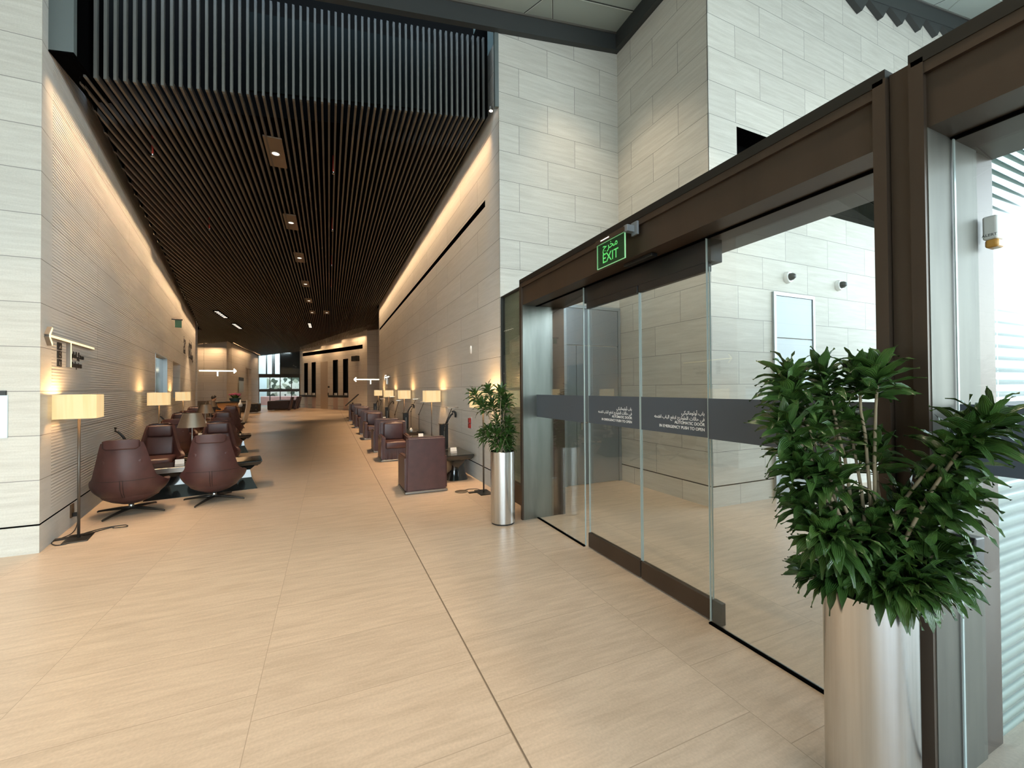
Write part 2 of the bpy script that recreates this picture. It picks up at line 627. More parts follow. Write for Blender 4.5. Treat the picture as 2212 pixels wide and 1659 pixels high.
def thing(name, label, cat, loc=(0, 0, 0), rotz=0.0, group=None):
    o = bpy.data.objects.new(name, None)
    o.empty_display_size = 0.1
    COL.objects.link(o)
    o.location = loc
    o.rotation_euler = (0, 0, rotz)
    o['label'] = label
    o['category'] = cat
    if group:
        o['group'] = group
    return o


def tag(o, label, cat, group=None):
    o['label'] = label
    o['category'] = cat
    if group:
        o['group'] = group
    return o


def struct(name, bm, mats, recalc=True, smooth=None, label=None):
    o = obj(name, bm, mats, None, recalc, smooth)
    o['kind'] = 'structure'
    return o


def dup(root, loc, rotz, label, group=None, scale=None):
    r = root.copy()
    COL.objects.link(r)
    r.location = loc
    r.rotation_euler = (0, 0, rotz)
    if scale:
        r.scale = scale
    r['label'] = label
    if group:
        r['group'] = group
    for ch in list(root.children):
        c = ch.copy()
        COL.objects.link(c)
        c.parent = r
        for g in list(ch.children):
            d = g.copy()
            COL.objects.link(d)
            d.parent = c
    return r


# ------------------------------------------------------------------ Arabic shaping for lettering
FM = {}


def _ar(ch, base, n):
    FM[ch] = (base, base + 1, base + 2, base + 3) if n == 4 else (base, base + 1, None, None)


for ch, b_, n_ in [('ا', 0xFE8D, 2), ('أ', 0xFE83, 2), ('إ', 0xFE87, 2), ('ب', 0xFE8F, 4), ('ت', 0xFE95, 4), ('ج', 0xFE9D, 4), ('ح', 0xFEA1, 4),
                   ('خ', 0xFEA5, 4), ('د', 0xFEA9, 2), ('ر', 0xFEAD, 2), ('ص', 0xFEB9, 4), ('ط', 0xFEC1, 4), ('ع', 0xFEC9, 4), ('غ', 0xFECD, 4),
                   ('ف', 0xFED1, 4), ('ك', 0xFED9, 4), ('ل', 0xFEDD, 4), ('م', 0xFEE1, 4), ('ن', 0xFEE5, 4), ('ه', 0xFEE9, 4), ('و', 0xFEED, 2),
                   ('ى', 0xFEEF, 2), ('ي', 0xFEF1, 4), ('ئ', 0xFE89, 4)]:
    _ar(ch, b_, n_)


def shape(s):
    out = []
    for i, c in enumerate(s):
        if c not in FM:
            out.append(c)
            continue
        f = FM[c]
        p = i > 0 and s[i - 1] in FM and FM[s[i - 1]][2] is not None
        nx = i + 1 < len(s) and s[i + 1] in FM and f[2] is not None
        out.append(chr(f[3] if p and nx else f[1] if p else f[2] if nx else f[0]))
    return ''.join(out)[::-1]


def text(name, body, size, loc, xdir, m_, parent=None, align='LEFT', extrude=0.0015, bold=0.0, zdir=(0, 0, 1), width=None):
    c = bpy.data.curves.new(name, 'FONT')
    c.body = body
    c.size = size
    c.extrude = extrude
    c.offset = bold
    c.align_x = align
    c.materials.append(m_)
    o = bpy.data.objects.new(name, c)
    COL.objects.link(o)
    X = Vector(xdir).normalized()
    Y = Vector(zdir).normalized()
    Z = X.cross(Y)
    me = bpy.data.meshes.new_from_object(o)
    me.name = name
    bpy.data.objects.remove(o)
    o = bpy.data.objects.new(name, me)
    COL.objects.link(o)
    R = Matrix((X, Y, Z)).transposed().to_4x4()
    R.translation = Vector(loc)
    if parent is not None:
        o.parent = parent
        o.matrix_local = R
    else:
        o.matrix_world = R
    if width:
        o.scale = (width, 1, 1)
    return o


# ------------------------------------------------------------------ walls
def wall(name, A, B, z0, z1, holes=(), m_=None, thick=0.35, gap=True, crs=0.4474, u_off=0.0, side=1, row_shift=0, caps=()):
    """stone wall from A to B (2D). side=1: seen from the right of A->B. holes=(u0,u1,z0,z1,depth,mat index)"""
    A = Vector(A)
    B = Vector(B)
    L = (B - A).length
    U = (B - A) / L
    Nn = Vector((U.y, -U.x)) * side
    holes = [tuple(h) for h in holes]
    if gap:
        holes.append((0, L, 0.268, 0.284, 0.02, 1))  # shadow gap: its shade is put in as black backing and reveals
    us = sorted({0, L} | {max(0, h[0]) for h in holes} | {min(L, h[1]) for h in holes})
    zs = sorted({z0, z1} | {h[2] for h in holes} | {h[3] for h in holes})
    zs = [z for z in zs if z0 <= z <= z1]
    bm = bmesh.new()
    uvl = bm.loops.layers.uv.new('UVMap')

    def P(u, z, d=0):
        p = A + U * u - Nn * d
        return (p.x, p.y, z)

    def quad(pts, uvs, mi):
        f = bm.faces.new([bm.verts.new(p) for p in pts])
        f.material_index = mi
        for lp, uvv in zip(f.loops, uvs):
            lp[uvl].uv = uvv
        return f

    def cv(z):
        return (z - 0.276) * 0.4474 / crs + row_shift * 0.4474

    for i in range(len(us) - 1):
        for j in range(len(zs) - 1):
            ua, ub, za, zb = us[i], us[i + 1], zs[j], zs[j + 1]
            um, zm = (ua + ub) / 2, (za + zb) / 2
            hh = [h for h in holes if h[0] < um < h[1] and h[2] < zm < h[3]]
            if hh:
                continue
            quad([P(ua, za), P(ub, za), P(ub, zb), P(ua, zb)],
                 [(ua + u_off, cv(za)), (ub + u_off, cv(za)), (ub + u_off, cv(zb)), (ua + u_off, cv(zb))], 0)
    for h in holes:
        ua, ub, za, zb, d, mi = h
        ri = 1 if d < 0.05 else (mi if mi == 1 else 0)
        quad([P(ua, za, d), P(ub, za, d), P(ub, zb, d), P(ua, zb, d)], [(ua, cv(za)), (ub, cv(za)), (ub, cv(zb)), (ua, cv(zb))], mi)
        for (a, b, c, e2) in (((ua, za), (ub, za), 0, 0), ((ua, zb), (ub, zb), 0, 0), ((ua, za), (ua, zb), 0, 0), ((ub, za), (ub, zb), 0, 0)):
            quad([P(*a), P(*b), P(*b, d), P(*a, d)], [(a[0], cv(a[1])), (b[0], cv(b[1])), (b[0] + d, cv(b[1])), (a[0] + d, cv(a[1]))], ri)
    t = thick
    # back, ends and top
    quad([P(0.12, z0, t), P(L - 0.12, z0, t), P(L - 0.12, z1, t), P(0.12, z1, t)], [(0, 0)] * 4, 0)
    for u in caps:
        u = u * L
        quad([P(u, z0), P(u, z0, t), P(u, z1, t), P(u, z1)], [(u_off, cv(z0)), (t + u_off, cv(z0)), (t + u_off, cv(z1)), (u_off, cv(z1))], 0)
    quad([P(0, z1), P(L, z1), P(L - 0.12, z1, t), P(0.12, z1, t)], [(0, 0)] * 4, 0)
    return struct(name, bm, [m_, DARK, DARKSCR, STONE_LONG], recalc=False)


wall('wall_front', (-14, 5.62), (-2.607, 5.62), 0, 6.6, m_=STONE, crs=0.437, u_off=-0.343, side=1)
wall('wall_left', L0, L0 + LU * LLEN, 0, 6.3,
     [(6.95, 8.95, 1.225, 2.50, 0.12, 1), (10.28, 12.25, 1.36, 2.49, 0.33, 0)], m_=STONE_RIB, crs=0.437, side=1)
wall('wall_right', (2.365, 5.80), (2.365, 22.4), 0, 6.98,
     [(0.62, 16.3, 4.59, 4.70, 0.12, 1)], m_=STONE_LONG, side=-1, thick=0.36)
wall('wall_back', (2.365, 5.79), (4.584, 5.79), 0, 7.8, m_=STONE, u_off=-0.333 + 0.505 * 0, side=1)
wall('wall_recess', (4.584, 5.79), (4.584, 3.93), 0, 8.2, m_=STONE, u_off=-0.344 + 1.01, side=1)
wall('wall_rear', (4.584, 3.92), (13.5, 3.92), 0, 9.6, [(0.53, 4.0, 4.25, 5.15, 0.3, 1)], m_=STONE, u_off=-0.516 + 1.01, side=1)
# the far end of the corridor
OA = Vector((-2.45, 42.6))
OD = (Vector((2.55, 32.04)) - OA).normalized()
wins = [(0.92, 1.70), (2.44, 3.26), (6.38, 7.25), (8.08, 8.90)]
holes = [(a, b, 0.98, 4.0, 0.25, 1) for a, b in wins] + [(0.6, 11.05, 4.63, 4.93, 0.12, 1)]
wall('wall_far', OA, (2.55, 32.04), 0, 6.2, holes, m_=STONE_LONG, side=1)
wall('wall_far_recess', (2.55, 32.04), (8.0, 32.04), 0, 7.2, m_=STONE_LONG, side=1)
wall('wall_far_left', (-11.0, 30.5), (-5.78, 30.5), 0, 6.0, m_=STONE_LONG, side=1)
wall('wall_far_left_return', (-5.78, 30.5), (-5.68, 42.6), 0, 6.0,
     [(6.0, 8.4, 0, 3.3, 0.2, 0)], m_=STONE_LONG, side=1, gap=False)
wall('wall_side_left', (-11.0, 22.0), (-11.0, 30.5), 0, 6.0, m_=STONE_LONG, side=1)
wall('wall_side_right', (8.0, 32.04), (8.0, 22.0), 0, 7.5, m_=STONE_LONG, side=1)
wall('wall_hidden_left', (-11.0, 24.4), (-5.8, 24.4), 0, 6.3, m_=STONE_LONG, side=-1)
wall('wall_hidden_right', (2.365, 22.4), (8.0, 22.4), 0, 7.5, m_=STONE_LONG, side=-1)
# outer walls of the hall, out of the photograph
wall('wall_hall_left', (-14, 5.6), (-14, -9), 0, 6.6, m_=STONE, side=-1)
wall('wall_hall_right_pier', (2.6, -9), (4.4, -9), 0, 9.0, m_=STONE, side=-1)

# floor
bm = bmesh.new()
uvl = bm.loops.layers.uv.new('UVMap')
for (x0, x1, y0, y1) in ((-14.4, 14, -9.2, 50),):
    f = bm.faces.new([bm.verts.new(c) for c in ((x0, y0, 0), (x1, y0, 0), (x1, y1, 0), (x0, y1, 0))])
    for lp in f.loops:
        c = lp.vert.co
        lp[uvl].uv = (c.y - 2.0 + 0.032, c.x + 0.346 + 11.08)
v, fs = box(bm, -14.4, 14, -9.2, 50, -0.3, -0.01)
struct('floor', bm, FLOORM)
# thicker expansion joint in the floor
bm = bmesh.new()
box(bm, 0.764, 0.771, -9, 42, 0.0, 0.0012)
struct('trim_0', bm, mat('joint_filler', (0.16, 0.115, 0.08), 0.7))

# corridor ceiling: slats along the corridor, backing above them, slatted upright front
PIT = 0.0858
SW = 0.027
bm = bmesh.new()
x = 2.237
k = 0
xs_front = []
XS = [2.237 - PIT * i for i in range(0, 120)] + [2.237 + PIT * i for i in range(1, 60)]


def slat_span(x):
    if x > 2.26:
        return 22.75, 31.95 if x > 2.5 else min(41.9 - (x + 2.45) * 2.112, 31.9)
    if x >= -2.50:
        y0 = 6.1
    else:
        y0 = 5.62 + (-(x - 0.145) - 2.607) / 0.1727
        y0 = max(y0, 6.1)
    if x < -5.68:
        return 24.85, 30.3
    y0 = min(y0, 24.1)
    y1 = 42.4 if x < -2.45 else 42.2 - (x + 2.45) * 2.112
    return y0, y1


for x in XS:
    if x > 7.0 or x < -7.9:
        continue
    y0, y1 = slat_span(x)
    if y1 - y0 < 0.3:
        continue
    box(bm, x - SW / 2, x + SW / 2, y0 + (0.05 if y0 == 6.1 else 0), y1, zc(x), zc(x) + 0.07, 1)
    if y0 == 6.1:
        xs_front.append(x)
for x in xs_front:
    box(bm, x - SW / 2, x + SW / 2, 6.10, 6.15, zc(x), 6.66 + 0.1745 * (x - 0.16) + 0.1)
struct('ceiling_slats', bm, [mat('daylit_slat_front', (0.11, 0.11, 0.10), 0.6), mat('shaded_bronze_slat', (0.06, 0.052, 0.044), 0.6)])  # one slat finish: daylight and shade put in as lighter front, darker underside
bm = bmesh.new()


def zquad(bm, pts, dz, mi=0):
    f = bm.faces.new([bm.verts.new((x, y, zc(x) + dz)) for x, y in pts])
    f.material_index = mi


for dz in (0.45, 0.75):
    zquad(bm, ((-12, 6.96), (8.4, 6.96), (8.4, 43.4), (-12, 43.4)), dz)
struct('ceiling_backing', bm, DARK)
# services behind the upright slats (a grey duct board with a lower edge)
bm = bmesh.new()
prism(bm, [(-2.6, 5.30), (2.36, 6.08), (2.36, 8.0), (-2.6, 8.0)], 6.95, 7.0, 'y')
struct('ceiling_upstand', bm, DARK)
bm = bmesh.new()
prism(bm, [(-1.0, 5.55), (1.55, 5.95), (1.55, 7.0), (-1.0, 6.6)], 6.38, 6.42, 'y')
tag(obj('service_duct', bm, mat('duct_grey', (0.008, 0.010, 0.010), 0.9, spec=0.0)), 'dark grey air duct board behind the upright ceiling slats', 'duct')
# closing panels between slats and walls
bm = bmesh.new()
prism(bm, [(-2.635, 5.10), (-2.44, 5.13), (-2.44, 7.0), (-2.635, 7.0)], 5.78, 5.84, 'y', 0)
prism(bm, [(2.30, 5.84), (2.36, 5.85), (2.36, 7.4), (2.30, 7.4)], 5.78, 5.84, 'y', 0)
prism(bm, [(-2.635, 5.085), (-2.44, 5.115), (-2.44, 5.13), (-2.635, 5.10)], 5.78, 6.6, 'y', 1)
prism(bm, [(-2.47, 5.1), (-2.46, 5.1), (-2.46, 6.6), (-2.47, 6.6)], 5.84, 6.5, 'y', 1)
struct('ceiling_end_panel', bm, [GREYPANEL, DARK])
# black trim that closes the coves along the top of the walls
bm = bmesh.new()
for (ua, ub) in ((0.5, LLEN),):
    p = [lw(ua, 0.15), lw(ub, 0.15), lw(ub, 0.165), lw(ua, 0.165)]
    lo = [bm.verts.new((a, b, zc(a) + 0.0)) for a, b in p]
    hi = [bm.verts.new((a, b, zc(a) + 0.5)) for a, b in p]
    bm.faces.new(lo[::-1])
    bm.faces.new(hi)
    for i in range(4):
        bm.faces.new((lo[i], lo[(i + 1) % 4], hi[(i + 1) % 4], hi[i]))
box(bm, 2.255, 2.265, 6.1, 22.7, 5.82, 6.4)
box(bm, 2.255, 2.265, 6.0, 7.0, 5.82, 7.6)  # black sheet added to hide the daylit wall behind the slats
struct('ceiling_cove_edge', bm, DARK)

# shell added above and behind (keeps daylight out of the ceiling void)
bm = bmesh.new()
box(bm, -14.4, 14.0, 5.85, 50, 9.9, 10.1)
box(bm, -14.6, -14.4, 5.85, 50, 0, 10.1)
box(bm, 14.0, 14.2, 4.3, 50, 0, 10.1)
box(bm, -14.4, 14.0, 49.0, 49.2, 0, 10.1)
struct('wall_daylight_block', bm, mat('pale_backdrop', (0.55, 0.66, 0.70), 0.8))


# hall ceiling
def zh(x):
    return 7.66 + 0.1745 * (x - 4.58)


bm = bmesh.new()
for dz in (0.0, 0.3):
    f = bm.faces.new([bm.verts.new((x, y, zh(x) + dz)) for x, y in ((-14.4, -9.3), (14, -9.3), (14, 5.8), (-14.4, 5.8))])
struct('ceiling', bm, CEILP)


def cstrip(bm, a, b, w, drop, mi):
    a = Vector(a)
    b = Vector(b)
    lim = 5.68
    if a.y > b.y:
        a, b = b, a
    if a.y > lim - 0.05:
        return
    if b.y > lim:
        b = a.lerp(b, (lim - a.y) / (b.y - a.y))
    d = (b - a).normalized()
    n = Vector((-d.y, d.x)) * w / 2
    pts = [a + n, b + n, b - n, a - n]
    lo = [bm.verts.new((p.x, p.y, zh(p.x) - drop)) for p in pts]
    hi = [bm.verts.new((p.x, p.y, zh(p.x) + 0.01)) for p in pts]
    for q in [lo, hi[::-1]] + [[lo[i], lo[(i + 1) % 4], hi[(i + 1) % 4], hi[i]] for i in range(4)]:
        f = bm.faces.new(q)
        f.material_index = mi


bm = bmesh.new()
nodes = {}
S = 2.35
for i in range(-6, 7):
    for j in range(-6, 4):
        ax = 3.0 + i * S * 0.92 + (j % 2) * S * 0.46
        ay = 5.25 + j * S * 0.8
        nodes[(i, j)] = (ax, ay)
for (i, j), a in nodes.items():
    for (di, dj) in ((1, 0), (0, 1), ((1 if j % 2 else -1), 1)):
        b = nodes.get((i + di, j + dj))
        if b:
            cstrip(bm, a, b, 0.018, 0.004, 0)
            off = 0.016
            cstrip(bm, (a[0], a[1] + off), (b[0], b[1] + off), 0.006, 0.006, 1)
o = obj('panel_joints', bm, [CEILJ, CEILE])
o['kind'] = 'structure'
o.name = 'trim_1'

# dark beam round the top of the stone walls
bm = bmesh.new()


def beam_x(bm, xa, xb, y0, y1, dz0, dz1, mi):
    lo = [(xa, y0), (xb, y0), (xb, y1), (xa, y1)]
    a = [bm.verts.new((x, y, zh(x) + dz0)) for x, y in lo]
    b = [bm.verts.new((x, y, zh(x) + dz1)) for x, y in lo]
    for q in [a[::-1], b] + [[a[i], a[(i + 1) % 4], b[(i + 1) % 4], b[i]] for i in range(4)]:
        f = bm.faces.new(q)
        f.material_index = mi


beam_x(bm, -3.0, 4.58, 5.70, 5.79, -0.29, 0.01, 0)
beam_x(bm, -3.0, 4.49, 5.68, 5.70, -0.03, 0.0, 1)
box(bm, 4.49, 4.583, 3.83, 5.70, 7.37, 7.66, 0)
beam_x(bm, 4.49, 13.4, 3.83, 3.918, -0.29, 0.01, 0)
beam_x(bm, 4.49, 13.4, 3.81, 3.83, -0.03, 0.0, 1)
for k in range(7):
    xa = 7.6 + k * 0.62
    zt = zh(xa) - 0.28
    prism(bm, [(xa, zt), (xa + 0.42, zt - 0.16), (xa + 0.62, zt + 0.1)], 3.84, 3.918, 'y', 0)
struct('beam_perimeter', bm, [CHAR, GREYM])

# window wall behind the camera (mullions and transoms)
bm = bmesh.new()
x = -13.9
while x < 2.6:
    box(bm, x - 0.05, x + 0.05, -9.15, -8.9, 0, 9)
    x += 1.5
for x in (4.4, 5.9, 7.4, 8.9, 10.4, 11.9):
    box(bm, x - 0.05, x + 0.05, -9.15, -8.9, 0, 9.5)
for z in (0.05, 3.2, 6.0):
    box(bm, -13.9, 2.6, -9.12, -8.95, z - 0.06, z + 0.06)
    box(bm, 4.4, 13.4, -9.12, -8.95, z - 0.06, z + 0.06)
box(bm, 13.4, 13.6, -9.0, 3.9, 6.4, 9.8)  # unseen upper wall added to cut light from the right side
y = -8.9  # unseen right-hand glazing, added to let daylight into the lobby
while y < 3.9:
    box(bm, 13.4, 13.55, y - 0.05, y + 0.05, 0, 9.6)
    y += 1.6
struct('window_1', bm, DMETAL)
bm = bmesh.new()
box(bm, -60, 60, -80, -9.3, -0.25, -0.15)
box(bm, 14.1, 60, -9.3, 50, -0.25, -0.15)
struct('ground_outside', bm, mat('pale_paving', (0.42, 0.40, 0.36), 0.9))

# ------------------------------------------------------------------ automatic door portals
def portal(y0, y1, name, label, lining):
    """bronze portal with its front at X=2.12, from y0 (near) to y1 (far)"""
    t = thing(name, label, 'door frame', (2.42, (y0 + y1) / 2, 0))
    cx, cy = 2.42, (y0 + y1) / 2

    def B(bm, xa, xb, ya, yb, za, zb, mi=0):
        box(bm, xa - cx, xb - cx, ya - cy, yb - cy, za, zb, mi)
    bm = bmesh.new()
    B(bm, 2.145, 2.72, y0 + 0.004, y1 - 0.004, 2.59, 2.86)
    B(bm, 2.125, 2.155, y0 + 0.035, y1 - 0.035, 2.80, 2.845)
    obj('header', bm, BRONZE, t)
    bm = bmesh.new()
    B(bm, 2.12, 2.72, y0, y1, 2.865, 2.90)
    B(bm, 2.12, 2.145, y0 + 0.008, y1 - 0.008, 2.845, 2.865)
    obj('header_rim', bm, DMETAL, t)
    for (ya, yb, yi) in ((y1 - 0.045, y1, y1 - 0.048), (y0, y0 + 0.045, y0 + 0.048)):
        bm = bmesh.new()
        B(bm, 2.12, 2.155, ya, yb, 0, 2.865)
        B(bm, 2.155, 2.72, ya + 0.004, yb - 0.004, 0, 2.59)
        j = obj('jamb', bm, BRONZE, t)
        bm = bmesh.new()
        s = 0.003
        if ya > cy:
            B(bm, 2.14, 2.55, ya - s, ya, 0.0, 2.59)
        else:
            B(bm, 2.14, 2.55, yb, yb + s, 0.0, 2.59)
        obj('jamb_lining', bm, lining, j)
    bm = bmesh.new()
    B(bm, 2.315, 2.345, y0 + 0.05, y1 - 0.05, 2.583, 2.5895)
    obj('soffit_groove', bm, DARK, t)
    return t, cx, cy


P1, pcx, pcy = portal(0.94, 4.575, 'door_portal', 'tall dark bronze door frame with the green exit sign on its header', PATINA)
P2, qcx, qcy = portal(-2.80, 0.865, 'door_portal', 'second bronze door frame behind the large potted dracaena', PATINA2)

bm = bmesh.new()
box(bm, 2.15, 2.70, 0.867, 0.938, 0, 2.88)
tag(obj('bronze_post', bm, BRONZE), 'narrow dark bronze post between the two glass door frames', 'post')
# dark bronze return on the far side of the first portal
bm = bmesh.new()
box(bm, 2.55, 2.715, 4.58, 4.62, 0, 2.6)
tag(obj('side_cover_panel', bm, BRONZE), 'slim bronze cover panel beside the far jamb of the exit doors', 'panel')


def pane(name, y0, y1, z0, z1, x, label, bandz=(1.235, 1.505), kick=False, cat='glass pane', txt=False, group=None, edge=True):
    t = thing(name, label, cat, (x, (y0 + y1) / 2, 0), 0, group)
    h = (y1 - y0) / 2
    bm = bmesh.new()
    box(bm, -0.006, 0.006, -h, h, z0, z1)
    obj('glass', bm, GLASS, t)
    if edge:
        for s in (-1, 1):
            bm = bmesh.new()
            box(bm, -0.0065, 0.0065, s * h - 0.0022, s * h + 0.0022, z0, z1)
            obj('edge_strip', bm, GEDGE, t)
    bm = bmesh.new()
    box(bm, -0.0085, -0.0062, -h + 0.006, h - 0.006, *bandz)
    bnd = obj('privacy_band', bm, BAND, t)
    if txt:
        yr = -h + txt
        sz = 0.030
        text('lettering', shape('باب أوتوماتيكي'), 0.036, (-0.0095, yr, 1.385), (0, -1, 0), LETW, bnd, 'RIGHT', 0.0004, 0.0003, width=0.95)
        text('lettering', shape('في حالات الطوارئ ادفع الباب لفتحه'), 0.036, (-0.0095, yr, 1.345), (0, -1, 0), LETW, bnd, 'RIGHT', 0.0004, 0.0003, width=0.95)
        text('lettering', 'AUTOMATIC DOOR', sz, (-0.0095, yr, 1.312), (0, -1, 0), LETW, bnd, 'RIGHT', 0.0004, 0.0005)
        text('lettering', 'IN EMERGENCY PUSH TO OPEN', sz, (-0.0095, yr, 1.277), (0, -1, 0), LETW, bnd, 'RIGHT', 0.0004, 0.0005)
    if kick:
        bm = bmesh.new()
        rbox(bm, -0.022, 0.022, -h, h, 0.012, 0.15, 0.004, 2)
        obj('bottom_rail', bm, BRONZE, t)
        bm = bmesh.new()
        rbox(bm, -0.022, 0.022, -h, h, z1 - 0.03, z1 + 0.06, 0.004, 2)
        obj('top_rail', bm, BLACKP, t)
    return t


G = 'glass panes of the exit door front'
pane('glass_side_panel', 3.50, 4.55, 0.02, 2.585, 2.33, 'fixed clear glass side panel at the far end of the exit doors', group=G)
pane('sliding_glass_door', 2.735, 3.48, 0.15, 2.40, 2.37, 'sliding glass door leaf with white lettering nearer the small chrome planter', kick=True, cat='sliding door', txt=0.095, group=G)
pane('sliding_glass_door', 2.035, 2.72, 0.15, 2.40, 2.37, 'sliding glass door leaf with white lettering, middle of the glass front', kick=True, cat='sliding door', txt=0.045, group=G)
pane('glass_side_panel', 1.0, 2.022, 0.02, 2.585, 2.33, 'fixed clear glass side panel behind the big potted dracaena', group=G)
pane('large_glass_screen', -2.75, 0.81, 0.02, 2.585, 2.33, 'large clear glass front in the second bronze frame', bandz=(1.235, 1.505), edge=True)
bm = bmesh.new()
box(bm, 2.345, 2.45, 2.0, 3.52, 2.43, 2.583)
rb = obj('door_track_housing', bm, BLACKP)
tag(rb, 'long black sliding door track housing under the bronze header', 'track housing')
bm = bmesh.new()
box(bm, 2.318, 2.342, 1.0, 2.03, 0, 0.012, 0)
box(bm, 2.318, 2.342, 3.52, 4.54, 0, 0.012, 0)
box(bm, 2.350, 2.356, 1.0, 2.03, 0, 0.006, 1)
box(bm, 2.318, 2.342, -2.7, 0.8, 0, 0.012, 0)
struct('trim_2', bm, [DARK, GREYM])
# black bottom stop at the meeting of door and side glass
bm = bmesh.new()
rbox(bm, 2.352, 2.388, 1.955, 2.03, 0.01, 0.155, 0.003, 2)
tag(obj('door_stop_cap', bm, CHAR), 'grey end cap at the bottom of the middle sliding door', 'end cap')

# exit sign
t = thing('exit_sign', 'green lit glass EXIT sign in Arabic and English on the bronze header', 'exit sign', (2.05, 2.69, 2.67))
bm = bmesh.new()
rbox(bm, -0.004, 0.004, -0.175, 0.175, -0.105, 0.09, 0.003, 2)
obj('glass_plate', bm, SIGNG, t)
bm = bmesh.new()
for (ya, yb, za, zb) in ((-0.177, -0.173, -0.105, 0.09), (0.174, 0.177, -0.105, 0.09), (-0.177, 0.177, -0.107, -0.104), (-0.177, 0.177, 0.089, 0.091)):
    box(bm, -0.005, 0.005, ya, yb, za, zb)
obj('glowing_edge', bm, GREENE, t)
bm = bmesh.new()
rbox(bm, -0.016, 0.018, -0.19, 0.185, 0.092, 0.128, 0.003, 2)
hs = obj('housing', bm, BRONZE, t)
bm = bmesh.new()
box(bm, -0.018, -0.0155, 0.0, 0.11, 0.106, 0.114)
obj('tube_light', bm, mat('sign_tube', (0.9, 0.9, 0.9), 0.5, emit=(1, 0.93, 0.88), es=0.9), hs)
bm = bmesh.new()
rbox(bm, -0.012, 0.070, -0.215, -0.17, 0.085, 0.135, 0.003, 2)
rbox(bm, 0.055, 0.073, -0.245, -0.18, 0.06, 0.16, 0.002, 2)
obj('wall_bracket', bm, mat('bracket_grey', (0.16, 0.18, 0.20), 0.4), t)
text('lettering', 'EXIT', 0.105, (-0.006, 0.0, -0.075), (0, -1, 0), GREEN, t, 'CENTER', 0.0008, 0.0, width=0.95)
text('lettering', shape('مخرج'), 0.088, (-0.006, 0.0, 0.025), (0, -1, 0), GREEN, t, 'CENTER', 0.0008, 0.0)
# motion sensor in the soffit
bm = bmesh.new()
rbox(bm, 2.20, 2.26, 2.40, 2.72, 2.565, 2.59, 0.005, 2)
tag(obj('door_sensor', bm, BLACKP), 'slim black motion sensor under the header below the exit sign', 'sensor')

# ribbed glass screen left of the portal
t = thing('ribbed_glass_screen', 'tall greenish ribbed glass screen between the corridor wall and the bronze frame', 'glass screen', (2.40, 5.2, 0))
bm = bmesh.new()
uvl = bm.loops.layers.uv.new('UVMap')
f = bm.faces.new([bm.verts.new(c) for c in ((0.03, -0.57, 0.25), (0.03, 0.565, 0.25), (0.03, 0.565, 2.95), (0.03, -0.57, 2.95))])
for lp in f.loops:
    lp[uvl].uv = (lp.vert.co.y, lp.vert.co.z)
box(bm, 0.034, 0.06, -0.57, 0.565, 0.25, 2.95)
obj('ribbed_panel', bm, RIBS, t, recalc=False)
bm = bmesh.new()
box(bm, -0.012, 0.0, -0.57, 0.565, 0.27, 2.95)
obj('glass', bm, GLASS, t)
bm = bmesh.new()
box(bm, -0.035, 0.06, -0.57, 0.565, 0, 0.27)
obj('base_board', bm, BRONZE, t)
bm = bmesh.new()
box(bm, -0.03, 0.06, 0.565, 0.585, 0, 2.965)
box(bm, -0.03, 0.06, -0.585, 0.565, 2.95, 2.965)
obj('edge_frame', bm, CHAR, t)

# ribbed partition seen through the second portal
t = thing('ribbed_glass_partition', 'pale green ribbed glass partition seen through the second door frame', 'glass partition', (5.6, 0.86, 0))
bm = bmesh.new()
uvl = bm.loops.layers.uv.new('UVMap')
f = bm.faces.new([bm.verts.new(c) for c in ((-2.85, -0.02, 0.0), (2.85, -0.02, 0.0), (2.85, -0.02, 2.9), (-2.85, -0.02, 2.9))])
for lp in f.loops:
    lp[uvl].uv = (lp.vert.co.x, lp.vert.co.z)
box(bm, -2.85, 2.85, -0.015, 0.015, 0, 2.9)
obj('ribbed_panel', bm, RIBG, t, recalc=False)
bm = bmesh.new()
box(bm, -2.85, 2.85, -0.03, -0.024, 1.235, 1.505)
obj('privacy_band', bm, BAND, t)

# alarm sounder on the inner jamb and a small access keypad
t = thing('alarm_sounder', 'small white alarm box with an amber lens on the second door jamb', 'alarm', (2.60, 0.795, 2.2))
bm = bmesh.new()
rbox(bm, -0.035, 0.035, -0.03, 0.015, 0.0, 0.10, 0.008, 3)
obj('housing', bm, WHITE, t)
bm = bmesh.new()
rbox(bm, -0.032, 0.032, -0.032, 0.01, -0.035, 0.0, 0.010, 3)
obj('amber_lens', bm, mat('amber_lens', (0.75, 0.36, 0.05), 0.2), t)
text('lettering', 'ALERT', 0.016, (-0.0355, -0.007, 0.012), (0, -1, 0), INK, t, 'CENTER', 0.0003)
t = thing('access_keypad', 'small black keypad card reader with white symbols beside the leaves', 'keypad', (2.285, 0.80, 0.92), 0)
t.rotation_euler = (0.0, 0.08, 0.0)
bm = bmesh.new()
rbox(bm, -0.045, 0.03, -0.06, 0.01, -0.075, 0.075, 0.005, 2)
obj('casing', bm, BLACKP, t)
bm = bmesh.new()
rbox(bm, -0.0475, -0.044, -0.048, -0.01, 0.015, 0.06, 0.001, 1)
obj('screen', bm, mat('keypad_screen', (0.25, 0.25, 0.22), 0.2), t)
bm = bmesh.new()
for i in range(3):
    for j in range(3):
        box(bm, -0.0465, -0.0445, -0.046 + i * 0.014, -0.037 + i * 0.014, -0.055 + j * 0.018, -0.047 + j * 0.018)
obj('keys', bm, LETW, t)


